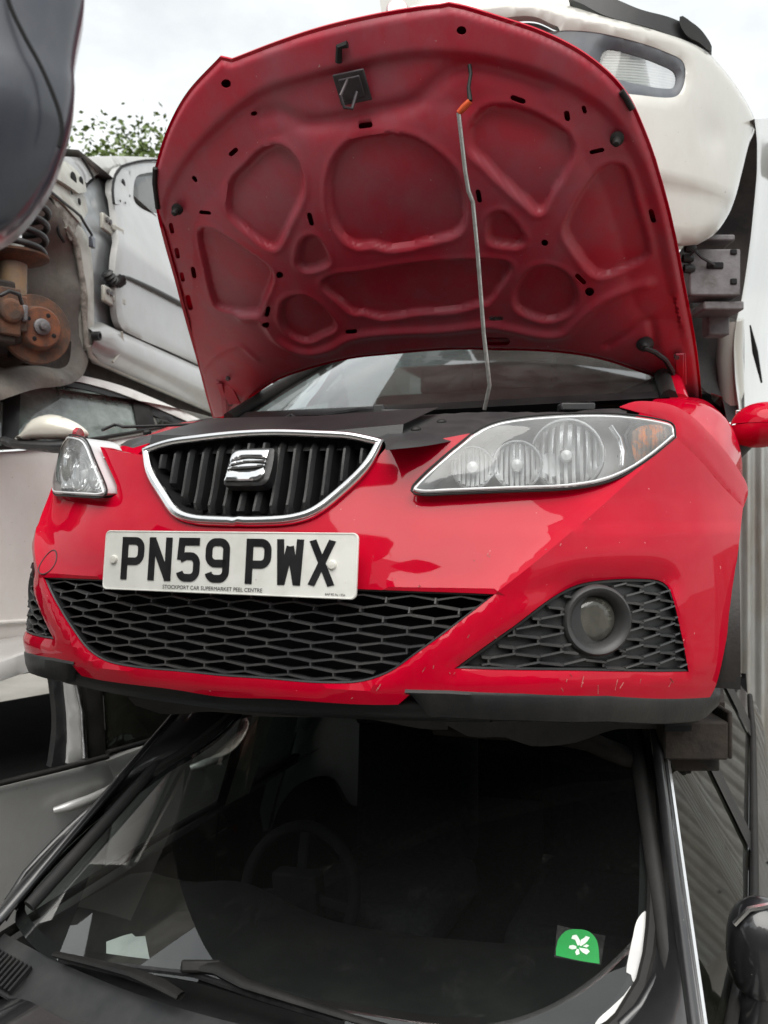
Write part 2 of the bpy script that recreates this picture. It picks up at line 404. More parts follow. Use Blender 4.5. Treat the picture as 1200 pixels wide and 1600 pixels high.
class MB:
    """collects boxes, bars, lathes into one mesh"""
    def __init__(s): s.V = []; s.F = []
    def add(s, V, F):
        n = len(s.V); s.V += [tuple(v) for v in V]; s.F += [tuple(i + n for i in f) for f in F]
    def frame(s, O, X, Y, Z, sx, sy, sz):
        O, X, Y, Z = (np.asarray(a, float) for a in (O, X, Y, Z)); V = []
        for k in (-.5, .5):
            for a, b in ((-.5, -.5), (.5, -.5), (.5, .5), (-.5, .5)): V.append(O + X*sx*a + Y*sy*b + Z*sz*k)
        s.add(V, [(3,2,1,0),(4,5,6,7),(0,1,5,4),(1,2,6,5),(2,3,7,6),(3,0,4,7)])
    def box(s, lo, hi):
        lo, hi = np.asarray(lo, float), np.asarray(hi, float)
        s.frame((lo+hi)/2, (1,0,0), (0,1,0), (0,0,1), *(hi-lo))
    def bar(s, A, B, w, h, up=(0, 0, 1)):
        A, B = np.asarray(A, float), np.asarray(B, float); t = B - A; l = np.linalg.norm(t)
        if l < 1e-9: return
        t /= l; u = np.asarray(up, float); u = u - t*(u@t); u /= max(np.linalg.norm(u), 1e-9)
        s.frame((A+B)/2, t, np.cross(u, t), u, l, w, h)
    def grid(s, P, close_v=False):
        P = np.asarray(P, float); nu, nv = P.shape[:2]; F = []
        for i in range(nu-1):
            for j in range(nv if close_v else nv-1):
                F.append((i*nv+j, (i+1)*nv+j, (i+1)*nv+(j+1)%nv, i*nv+(j+1)%nv))
        s.add(P.reshape(-1, 3), F)
    def lathe(s, O, A, prof, n=24, up=(0, 0, 1)):
        """prof: list of (radius, height along axis A)"""
        O, A = np.asarray(O, float), np.asarray(A, float); A = A/np.linalg.norm(A)
        u = np.asarray(up, float)
        if abs(u @ A) > .95*np.linalg.norm(u): u = np.array([1.0, 0.13, 0.05])
        u = u - A*(u@A); u /= np.linalg.norm(u); v = np.cross(A, u)
        ang = np.arange(n)/n*2*math.pi
        rows = [O + A*h + r*(np.cos(ang)[:,None]*u + np.sin(ang)[:,None]*v) for r, h in prof]
        s.grid(np.array(rows), True)
    def tube(s, path, r, n=8):
        P = tube_pts(path, r, n); s.grid(P, True)
        m = len(P)
        b = len(s.V) - m*n
        s.F.append(tuple(b + j for j in range(n))[::-1]); s.F.append(tuple(b + (m-1)*n + j for j in range(n)))
    def build(s, name, mat, parent=None, smooth=True, angle=35, bevel=0.0):
        o = new_mesh(name, s.V, s.F, mat, parent, smooth, angle)
        fix_normals(o)
        if bevel > 0:
            md = o.modifiers.new('bevel', 'BEVEL'); md.width = bevel; md.segments = 2; md.limit_method = 'ANGLE'
        return o

def capsule(cx, cy, ln, wd, ang, n=5):
    """outline of a rounded slot in any 2-D space"""
    r = wd/2; h = max(ln/2 - r, 0); pts = []
    for k in range(n+1): a = -math.pi/2 + math.pi*k/n; pts.append((h + r*math.cos(a), r*math.sin(a)))
    for k in range(n+1): a = math.pi/2 + math.pi*k/n; pts.append((-h + r*math.cos(a), r*math.sin(a)))
    if h < 1e-6: pts = [(r*math.cos(k/12*2*math.pi), r*math.sin(k/12*2*math.pi)) for k in range(12)]
    c, s_ = math.cos(ang), math.sin(ang)
    return np.array([(cx + c*x - s_*y, cy + s_*x + c*y) for x, y in pts])
# ================================================================ setting: ground
def ground_sheet():
    n = 60; xs = np.linspace(-1, 1, n); s = np.sign(xs) * np.abs(xs)**3 * 400
    P = np.array([[(a, b, 0.0) for b in s] for a in s])
    o = grid_mesh('ground', P, 'ground'); o['kind'] = 'structure'
ground_sheet()

# ================================================================ the red hatchback
# its own frame: x across, y back from the number plate, z above the plate; world = +PLATE_Z
ZP = np.array([0, 0, PLATE_Z])
HOOD_PIVOT_Y, HOOD_PIVOT_Z = 1.10, 0.52
red = thing('red_hatchback', 'red hatchback with its bonnet propped open, stacked on the black car', 'car', (0, 1.2, PLATE_Z - 0.30))

_plan_u = np.linspace(0, 0.95, 400)
_plan_y = 0.9 * _plan_u**3.45
_arc = np.concatenate([[0], np.cumsum(np.hypot(np.diff(_plan_u), np.diff(_plan_y)))])
def plan(u): return np.interp(u, _plan_u, _plan_y)
def u2a(x): return np.sign(x) * np.interp(np.abs(x), _plan_u, _arc)
def a2u(a): return np.sign(a) * np.interp(np.abs(a), _arc, _plan_u)
_rake = cub([-.42, -.34, -.28, -.24, -.19, -.10, 0.0, .06, .126, .19, .24, .30, .36, .42],
            [.10, .055, .022, 0.0, -.012, -.008, .010, .032, .062, .080, .095, .125, .165, .22])
def F0(x, z):
    u = np.abs(x)
    return plan(u) + _rake(z) * (1 + 0.5 * np.clip(u - .3, 0, 1) * (z > .06))
def hit(px, py, fn=None, off=0.0):
    fn = fn or Fs
    p = on_surf(px, py, lambda P: (P[:, 1] - off) - fn(P[:, 0], P[:, 2] - PLATE_Z), 0.9, 2.6)
    return p[0], p[2] - PLATE_Z
# the long crease that runs from the lower mesh corner up to the tip of the headlamp
_cr_px = [(700, 985), (772, 929), (830, 884), (900, 826), (965, 769), (1010, 727), (1054, 688)]
_cr = np.array([hit(a, b, F0) for a, b in _cr_px])
def Fs(x, z):
    x = np.asarray(x, float); z = np.asarray(z, float)
    sh = x.shape; p = np.stack([np.abs(x).ravel(), np.broadcast_to(z, sh).ravel()], 1)
    d, s = dist_loop(p, _cr, closed=False)
    up = np.where((s > 0), d, 0)
    fade = np.clip((p[:, 1] + .10) / .08, 0, 1)
    add = 0.026 * (1 - np.exp(-up / 0.028)) * fade
    add = add - 0.008 * np.exp(-(d / 0.026)) * fade
    add = add * sstep((np.hypot(p[:, 0] - _cr[-1, 0], p[:, 1] - _cr[-1, 1]) - .005) / .10) * (p[:, 0] < _cr[-1, 0] + .02)
    return F0(x, z) + add.reshape(sh)
def onF(uv, off=0.0):
    """arc/height -> point on the front skin"""
    x = a2u(uv[:, 0]); return np.stack([x, Fs(x, uv[:, 1]) + off, uv[:, 1]], 1) + ZP
def trace(pts, fn=None):
    out = []
    for p in pts:
        x, z = hit(p[0], p[1], fn); out.append((float(u2a(x)), z) + (('c',) if len(p) > 2 else ()))
    return out
def mir(pts): return [(-p[0],) + tuple(p[1:]) for p in pts][::-1]
STEP = 0.013

right_low = [(430, 1092), (500, 1097), (570, 1101), (622, 1101, 'c'), (645, 1081, 'c'), (700, 1082), (820, 1087), (950, 1090), (1108, 1092, 'c'),
             (1119, 1070), (1131, 1020), (1143, 950), (1151, 880), (1158, 820), (1161, 792, 'c'),
             (1148, 780), (1120, 750), (1090, 715), (1056, 684, 'c')]
lamp_low = [(1056, 684, 'c'), (1022, 713), (985, 738), (945, 755), (890, 765), (800, 769), (700, 773), (655, 774), (641, 767), (649, 752), (690, 714), (735, 677, 'c')]
wedge = [(735, 677, 'c'), (670, 689), (603, 700, 'c')]
grille_r = [(603, 692, 'c'), (575, 732), (530, 776), (492, 804), (456, 815), (410, 818)]
R_low, R_lamp, R_wedge, R_grl = trace(right_low), trace(lamp_low), trace(wedge), trace(grille_r)
zc_low = hit(347, 1089)[1]; zc_gr = hit(361, 818)[1]
half = R_low + R_lamp[1:] + R_wedge[1:] + R_grl[1:]
bump_outer = smooth_path([(0.0, zc_low)] + half + [(0.0, zc_gr)] + mir(half), STEP)
mesh_r = trace([(560, 921), (772, 929, 'c'), (729, 963), (687, 995), (644, 1026), (615, 1047), (591, 1059), (564, 1067), (535, 1070), (480, 1069), (410, 1063)])
zc_mt = mesh_r[0][1] + .001; zc_mb = hit(347, 1059)[1]
mesh_out = smooth_path([(0.0, zc_mt)] + mesh_r + [(0.0, zc_mb)] + mir(mesh_r), STEP)
fog_px = [(708, 1046, 'c'), (760, 1008), (800, 980), (860, 935), (900, 915), (950, 907), (1010, 906), (1035, 911), (1048, 926), (1065, 993), (1076, 1051, 'c'), (900, 1050)]
fog_r = trace(fog_px)
fog_out_r = smooth_path(fog_r, STEP); fog_out_l = smooth_path(mir(fog_r), STEP)

def front_skin():
    cl = smooth_path([(float(u2a(p[0])), p[1]) for p in _cr[1:]], .010, closed=False)
    cl = cl[dist_loop(cl, mesh_out)[0] > .006]; cl = cl[inside(cl, bump_outer)]; cl = cl[dist_loop(cl, bump_outer)[0] > .006]
    uv, tri, loops = fill(bump_outer, [mesh_out, fog_out_r, fog_out_l], STEP, lines=[cl, cl*np.array([-1, 1])])
    # soft rolled edges into the openings
    V = onF(uv)
    d = np.full(len(uv), 1e9)
    for h in (mesh_out, fog_out_r, fog_out_l): d = np.minimum(d, dist_loop(uv, h)[0])
    V[:, 1] += 0.006 * (1 - np.clip(d / 0.012, 0, 1))**2
    # hollow brow over the fog lamp insert
    for h in (fog_out_r, fog_out_l):
        dd = dist_loop(uv, h)[0]; zt = h[:, 1].max()
        V[:, 1] += 0.016 * sstep(1 - dd / 0.05) * sstep((uv[:, 1] - (zt - .05)) / .05)
    Fc = [tuple(t) for t in tri]
    for l in loops:
        n0 = len(V); R1 = V[l] + np.array([0, .012, 0]); R2 = V[l] + np.array([0, .035, 0])
        V = np.concatenate([V, R1, R2]); m = len(l)
        for i in range(m):
            j = (i + 1) % m
            Fc.append((l[i], l[j], n0 + j, n0 + i)); Fc.append((n0 + i, n0 + j, n0 + m + j, n0 + m + i))
    o = new_mesh('bumper', V, Fc, 'red', red, True, 27)
    fix_normals(o)
front_skin()

# ---- round cover for the towing eye, on the passenger side
def tow_cover():
    x, z = hit(77, 878); a = u2a(x)
    ring = np.array([(a + .024*math.cos(t), z + .024*math.sin(t)) for t in np.linspace(0, 2*math.pi, 33)[:-1]])
    tube('towing_eye_cover', onF(ring, -0.0004), 0.0013, MT['grey_plastic'], red, 5, closed=True)
tow_cover()

# ---- upper grille
grl_top = trace([(600, 689, 'c'), (597, 683, 'c'), (550, 678), (500, 675), (440, 673)])
zc_gt = hit(395, 674)[1]
g_half = [(R_grl[0][0] - .002, R_grl[0][1])] + R_grl[1:]
grille_loop_pts = [(0.0, zc_gr)] + [p[:2] for p in R_grl[::-1]][:-1] + [(grl_top[0][0], grl_top[0][1], 'c')] + grl_top[2:] + [(0.0, zc_gt)]
_lft = mir([p for p in grille_loop_pts[1:-1]])
grille_loop = smooth_path(grille_loop_pts + _lft, 0.012)
def shrink(loop, d):
    """move a closed counter-clockwise loop inwards"""
    n = len(loop); t = np.roll(loop, -1, 0) - np.roll(loop, 1, 0); t /= np.maximum(np.linalg.norm(t, axis=1), 1e-9)[:, None]
    area = 0.5*np.sum(loop[:, 0]*np.roll(loop[:, 1], -1) - np.roll(loop[:, 0], -1)*loop[:, 1])
    nrm = np.stack([-t[:, 1], t[:, 0]], 1) * (1 if area > 0 else -1)
    return loop + nrm * d
grl = bpy.data.objects.new('grille', None); col.objects.link(grl); put(grl, red)
def upper_grille():
    g1 = shrink(grille_loop, .0045)
    rr = 0.0062 + 0.0030 * sstep((zc_gt - g1[:, 1]) / .12)
    tube('chrome_surround', onF(shrink(grille_loop, .004), -0.004), rr*1.15, 'chrome', grl, 10, closed=True)
    inner = shrink(grille_loop, .010)
    # black lining around the opening and the dark back
    P0 = onF(inner, 0.0); P1 = onF(inner, 0.050)
    grid_mesh('grille_lining', np.stack([P0, P1], 1), 'black_plastic', grl, close_u=True)
    panel('grille_back', lambda uv: onF(uv, .050), inner, [], .02, 'void', grl)
    zmid = (zc_gt + zc_gr) / 2
    sp = 0.0336
    for i in range(-8, 8):
        x = (i + 0.5) * sp
        # vertical extent of the opening at this x
        zs = np.linspace(zc_gr - .02, zc_gt + .02, 160)
        k = inside(np.stack([np.full(160, float(u2a(x))), zs], 1), shrink(grille_loop, .017))
        if k.sum() < 8: continue
        z0, z1 = zs[k][0], zs[k][-1]
        segs = [(z0, z1)]
        if abs(i + .5) < 1.0: segs = [(z0, zmid - .024), (zmid + .030, z1)]
        for s0, s1 in segs:
            zz = np.linspace(s0, s1, 10); rows = []
            for q, z in enumerate(zz):
                e = min(q, len(zz) - 1 - q); back = 0.010 if e == 0 else 0.0
                y = float(Fs(x, z)) + 0.007 + back + 0.006 * ((z - s0) / max(s1 - s0, .01) - .5)**2
                rows.append([(x - .0068, y + .042, z), (x - .0062, y + .006, z), (x - .0040, y, z), (x + .0004, y + .0008, z), (x + .0058, y + .010, z), (x + .0075, y + .042, z)])
            grid_mesh('slat', np.array(rows) + ZP, 'black_plastic', grl, close_v=True, cap=True, angle=25)
upper_grille()

def emblem():
    x0, z0 = hit(367, 731); N = np.array([0.0, -0.92, 0.39]); N /= np.linalg.norm(N)
    O = np.array([0.0, float(Fs(0, z0)) - .010, z0]) + ZP
    X = np.array([1.0, 0, 0]); Y = np.cross(N, X); Y = np.cross(X, -N) if False else np.cross(N, X)
    if Y[2] < 0: Y = -Y
    def loc(uv, h): return O + uv[:, :1]*X + uv[:, 1:2]*Y + N*h
    def slab(name, pts, h0, h1, mat, par, step=.004, corner=True, rnd=.0025):
        lp = smooth_path(pts, .003); uv, tri, loops = fill(lp, [], step)
        d = dist_loop(uv, lp)[0]
        top = loc(uv, h1) - N*(rnd*(1 - np.clip(d/rnd, 0, 1))**2)[:, None]; bot = loc(uv, h0)
        n = len(uv); V = np.concatenate([top, bot]); Fc = [tuple(t) for t in tri] + [tuple(i + n for i in t[::-1]) for t in tri]
        l = loops[0]
        for i in range(len(l)):
            a, b = l[i], l[(i+1) % len(l)]; Fc.append((a, b, b+n, a+n))
        o = new_mesh(name, V, Fc, mat, par, True, 40); fix_normals(o); return o
    base = slab('emblem', [(-.046, -.034), (-.044, .030), (-.038, .036), (.036, .038), (.047, .034), (.048, -.026), (.036, -.038), (-.040, -.038)], -.022, .004, 'black_plastic', grl, .006)
    # the stylised letter S: two interlocked bodies and two thin bars in the slanted gap
    slab('emblem_letter', [(-.036, .004, 'c'), (-.040, .016), (-.036, .026), (-.026, .031), (.040, .031, 'c'), (.038, .014, 'c'), (-.006, .0165), (-.022, .014)], .004, .011, 'chrome', base)
    slab('emblem_letter', [(.036, -.005, 'c'), (.040, -.016), (.034, -.027), (.024, -.031), (-.042, -.031, 'c'), (-.041, -.010, 'c'), (-.004, -.0135), (.018, -.012)], .004, .011, 'chrome', base)
    slab('emblem_letter', [(-.038, -.0005, 'c'), (-.037, .0065, 'c'), (-.005, .0125), (.038, .0105, 'c'), (.038, .0055, 'c'), (.0, .0065)], .004, .0105, 'chrome', base, .003, True, .0015)
    slab('emblem_letter', [(-.040, -.0070, 'c'), (-.039, -.0030, 'c'), (.0, .0030), (.038, .0015, 'c'), (.037, -.0025, 'c'), (.002, -.0060)], .004, .0105, 'chrome', base, .003, True, .0015)
emblem()

# ---- number plate with its lettering
def number_plate():
    t = 0.10; N = np.array([0, -math.cos(t), math.sin(t)]); X = np.array([1.0, 0, 0]); Y = np.array([0, math.sin(t), math.cos(t)])
    O = ZP + np.array([0, 0.0, 0])
    def loc(uv, h): uv = np.asarray(uv); return O + uv[:, :1]*X + uv[:, 1:2]*Y + N*h
    def rrect(w, h, r, n=6):
        out = []
        for cx, cy, a0 in ((w-r, h-r, 0), (-w+r, h-r, 90), (-w+r, -h+r, 180), (w-r, -h+r, 270)):
            for k in range(n+1): a = rad(a0 + 90*k/n); out.append((cx + r*math.cos(a), cy + r*math.sin(a)))
        return np.array(out)
    lp = rrect(.26, .0555, .010); uv, tri, loops = fill(lp, [], .02)
    n = len(uv); V = np.concatenate([loc(uv, 0.0), loc(uv, -.004)])
    Fc = [tuple(q) for q in tri] + [tuple(i + n for i in q[::-1]) for q in tri]; l = loops[0]
    for i in range(len(l)):
        a, b = l[i], l[(i+1) % len(l)]; Fc.append((a, b, b+n, a+n))
    pl = new_mesh('number_plate', V, Fc, 'plate', red, True, 30); fix_normals(pl)
    pl['label'] = 'white number plate reading PN59 PWX'
    tube('plate_edge', loc(rrect(.2585, .054, .009), 0.0), .0011, 'plate', pl, 6, closed=True)
    W, H, S = .050, .079, .0138
    def stroke(path, w=S, closed=False):
        P = np.array(path, float); m = len(P); L_, R_ = [], []
        for i in range(m):
            d0 = P[i] - P[i-1] if i > 0 else P[1] - P[0]; d1 = P[i+1] - P[i] if i < m-1 else P[i] - P[i-1]
            d0 = d0/np.linalg.norm(d0); d1 = d1/np.linalg.norm(d1)
            n0 = np.array([-d0[1], d0[0]]); n1 = np.array([-d1[1], d1[0]]); b = n0 + n1; b /= np.linalg.norm(b)
            k = w/2/max(b @ n1, .35)
            for dst, q in ((L_, P[i] + b*k), (R_, P[i] - b*k)): dst.append(np.array([min(max(q[0], -.001), W + .001), min(max(q[1], 0), H)]))
        return L_, R_
    def arc(cx, cy, rx, ry, a0, a1, n=8): return [(cx + rx*math.cos(rad(a0+(a1-a0)*k/n)), cy + ry*math.sin(rad(a0+(a1-a0)*k/n))) for k in range(n+1)]
    s = S/2; r = .0135
    glyph = {
     'P': [[(s, 0), (s, H)], [(s, H-s)] + arc(W-s-r, H-s-r, r, r, 90, 0) + arc(W-s-r, H-.045+r, r, r, 0, -90) + [(s, H-.045)]],
     'N': [[(s, 0), (s, H)], [(W-s, 0), (W-s, H)], [(s*.8, H), (s*1.2, H*.92), (W-s*1.2, H*.08), (W-s*.8, 0)]],
     '5': [[(W-.002, H-s), (s+.003, H-s), (s+.001, H-.040), ] , [(s+.001, H-.0385), (.020, H-.033)] + arc(W-s-r, H-.033-r, r, r, 90, 0) + arc(W-s-r, s+r, r, r, 0, -90) + arc(s+r, s+r, r, r, 270, 195)],
     '9': [arc(s+r, s+r, r, r, 195, 270) + arc(W-s-r, s+r, r, r, 270, 360) + arc(W-s-r, H-s-r, r, r, 0, 90) + arc(s+r, H-s-r, r, r, 90, 180) + arc(s+r, H-.045+r, r, r, 180, 270) + [(W-s, H-.045)]],
     'W': [[(s*.8, H), (s*1.45, 0)], [(W-s*.8, H), (W-s*1.45, 0)], [(s*1.5, .003), (W/2, H*.84)], [(W-s*1.5, .003), (W/2, H*.84)]],
     'X': [[(s*.95, H), (W-s*.95, 0)], [(W-s*.95, H), (s*.95, 0)]],
    }
    x = -.219
    for ch in 'PN59 PWX':
        if ch == ' ': x += .022; continue
        mb = MB(); lift = 0.0
        for path in glyph[ch]:
            lift += 0.00006
            A, B = stroke(path)
            mm = len(A); pts = loc(np.array(A + B) + np.array([x, -.0355]), 0.0012 + lift)
            ptb = loc(np.array(A + B) + np.array([x, -.0355]), 0.0001)
            mb.add(list(pts) + list(ptb), [(i, i+1, mm+i+1, mm+i) for i in range(mm-1)] + [(i, i+1, 2*mm+i+1, 2*mm+i) for i in range(mm-1)] + [(mm+i, mm+i+1, 3*mm+i+1, 3*mm+i) for i in range(mm-1)])
        mb.build('character', 'ink', pl, smooth=False)
        x += W + .0112
    for sx in (-.2365, .2145):
        mb = MB(); mb.lathe(loc([(sx, .001)], 0.0)[0], N, [(.0082, 0), (.0082, .0022), (.0065, .0045), (.0, .0050)], 20); mb.build('screw_cap', 'cap', pl)
    def text(body, cx, cy, size, h=.0008):
        cu = bpy.data.curves.new('lettering', 'FONT'); cu.body = body; cu.size = size; cu.align_x = 'CENTER'
        to = bpy.data.objects.new('lettering', cu); col.objects.link(to)
        me = bpy.data.meshes.new_from_object(to); bpy.data.objects.remove(to)
        co = np.array([(v.co.x, v.co.y) for v in me.vertices]); P = loc(co + np.array([cx, cy]), h)
        for v, p in zip(me.vertices, P): v.co = p
        me.materials.clear(); me.materials.append(MT['ink'])
        o = bpy.data.objects.new('lettering', me); col.objects.link(o); put(o, pl)
    text('STOCKPORT CAR SUPERMARKET PEEL CENTRE', -.020, -.0495, .0098)
    text('BAP BS Au 145e', .222, -.0500, .0055)
number_plate()

# ---- honeycomb inserts
def honeycomb(name, loop, off, parent, cw=.0845, ch=.0310, bar=.0028, depth=.016, mat='mesh_plastic', ox=0.0, avoid=None):
    lo, hi = loop.min(0), loop.max(0); mb = MB(); tip = .0046
    segs = []
    r0 = int(math.floor(lo[1]/(ch/2))) - 1; r1 = int(math.ceil(hi[1]/(ch/2))) + 1
    for r in range(r0, r1):
        cy = r*ch/2; sh = (cw/2) * (r % 2)
        for c in range(int(lo[0]/cw) - 2, int(hi[0]/cw) + 3):
            cx = c*cw + sh + ox
            a = (cx - cw/2, cy); 
            segs.append(((cx - cw/2, cy - tip), (cx - cw/2, cy + tip)))
            segs.append(((cx - cw/2, cy + tip), (cx, cy + ch/2 - tip)))
            segs.append(((cx, cy + ch/2 - tip), (cx + cw/2, cy + tip)))
    for A, B in segs:
        A, B = np.array(A), np.array(B); m = max(1, int(np.linalg.norm(B - A)/.011))
        T = np.linspace(0, 1, m + 1); P = A + (B - A)*T[:, None]
        k = inside(P, loop)
        if avoid is not None: k &= np.hypot(P[:, 0] - avoid[0], P[:, 1] - avoid[1]) > avoid[2]
        run = []
        for i in range(m + 1):
            if k[i]: run.append(P[i])
            if (not k[i] or i == m) and len(run) > 1:
                Q = onF(np.array([run[0], run[-1]]), off); mb.bar(Q[0], Q[1], bar, depth, up=(0, 1, 0))
            if not k[i]: run = []
    return mb.build(name, mat, parent, smooth=False)
honeycomb('lower_mesh', shrink(mesh_out, .002), .026, red)
def mesh_lining():
    i0 = shrink(mesh_out, .001)
    grid_mesh('mesh_frame', np.stack([onF(i0, .010), onF(shrink(mesh_out, .0035), .012), onF(shrink(mesh_out, .0035), .045)], 1), 'black_plastic', red, close_u=True)
    panel('air_intake', lambda uv: onF(uv, .14), mesh_out, [], .04, 'void', red)
    grid_mesh('intake_wall', np.stack([onF(mesh_out, .036), onF(mesh_out, .14)], 1), 'void', red, close_u=True)
mesh_lining()

def fog_insert(sgn):
    loop = fog_out_r if sgn > 0 else fog_out_l
    g = bpy.data.objects.new('fog_lamp_insert', None); col.objects.link(g); put(g, red)
    panel('backing', lambda uv: onF(uv, .030), shrink(loop, .001), [], .015, 'grey_plastic', g)
    i0 = shrink(loop, .001)
    grid_mesh('frame', np.stack([onF(i0, .010), onF(shrink(loop, .0045), .011), onF(shrink(loop, .0045), .032)], 1), 'black_plastic', g, close_u=True)
    _bx, _bz = hit(929, 971)
    honeycomb('honeycomb', shrink(loop, .004), .020, g, depth=.016, ox=.01*sgn, avoid=(float(u2a(_bx))*sgn, _bz, .062))
    # lamp: bezel, reflector and clear lens
    bx, bz = hit(929, 971); by = float(Fs(bx, bz))
    C = np.array([bx*sgn*(1 if sgn > 0 else .975), by + (.016 if sgn > 0 else .036), bz]) + ZP; A = np.array([.55*sgn, -1.0, .0]); A /= np.linalg.norm(A)
    mb = MB(); mb.lathe(C, A, [(.061, -.045), (.0615, .004), (.060, .010), (.056, .014), (.050, .012), (.044, .002), (.040, -.012), (.0395, -.030)], 40)
    mb.build('fog_lamp_bezel', 'grey_plastic', g, angle=60)
    mb = MB(); mb.lathe(C, A, [(.0395, -.014), (.036, -.024), (.026, -.036), (.012, -.043), (.001, -.045)], 32)
    rf = mb.build('fog_lamp_reflector', 'lamp_body', g, angle=60)
    mb = MB()
    for k in range(14):      # fluted facets of the reflector
        a = k/14*2*math.pi; u = np.array([math.cos(a), math.sin(a)]); side = np.cross(A, (0, 0, 1.0)); side /= np.linalg.norm(side); upv = np.cross(side, A)
        p0 = C + A*-.034 + (side*u[0] + upv*u[1])*.016; p1 = C + A*-.017 + (side*u[0] + upv*u[1])*.036
        mb.bar(p0, p1, .0035, .004, up=A)
    mb.lathe(C + A*-.040, A, [(.009, 0), (.009, .016), (.005, .021), (.0, .022)], 16)
    mb.build('fog_lamp_bulb', 'lamp_body', g)
    mb = MB(); mb.lathe(C, A, [(.0398, -.013), (.036, -.008), (.025, -.0045), (.012, -.003), (.0, -.0025)], 32)
    mb.build('fog_lamp_lens', 'fog_lens', g, angle=80)
MT['fog_lens'] = GLASS('fog_lamp_lens', (0.84, 0.83, 0.75), 1.6, 0.22, (0.55, 0.53, 0.46), 0.04, 14, 0.35, 0.7, (1, 1, .5))
fog_insert(1); fog_insert(-1)

# ---- black lip under the bumper
def lip():
    lowx = np.array([float(a2u(p[0])) for p in R_low[4:9]]); lowz = np.array([p[1] for p in R_low[4:9]])
    for sgn in (1, -1):
        us = np.linspace(lowx[0] - .012, .826, 46); rows = []
        for i, u in enumerate(us):
            e = sstep(i / 4.0); zt = float(np.interp(u, lowx, lowz)) + .003
            y0 = float(F0(u, zt)) - .001; hgt = .050 * (.15 + .85*e) * (1 - .5*sstep((u - .79)/.04)); k = sgn*u
            rows.append([(k, y0 + .03, zt + .012), (k, y0 + .002, zt + .002), (k, y0 - .002, zt - .004), (k*.999, y0 + .001, zt - hgt*.55), (k*.997, y0 + .008, zt - hgt*.9), (k*.994, y0 + .020, zt - hgt), (k*.97, y0 + .10, zt - hgt - .006), (k*.93, y0 + .30, zt - hgt)])
        grid_mesh('lip_spoiler', np.array(rows) + ZP, 'lip', red)
    xs = np.linspace(-.46, .46, 61); rows = []
    for x in xs:
        u = abs(x); zt = float(np.interp(u, [0, .36, .46], [zc_low, R_low[3][1], R_low[3][1] - .002]))
        y0 = float(F0(x, zt)); rows.append([(x, y0 + .030, zt + .016), (x, y0 + .014, zt - .002), (x, y0 + .020, zt - .016), (x, y0 + .045, zt - .036), (x, y0 + .12, zt - .046), (x, y0 + .4, zt - .05)])
    grid_mesh('lip_spoiler', np.array(rows) + ZP, 'lip', red)
MT['lip'] = M('lip_plastic', (0.009, 0.009, 0.010), 0.45, c2=(0.014, 0.014, 0.014), scale=7, dust=0.05, spec=.3, bump=0.2, bump_scale=80)
lip()
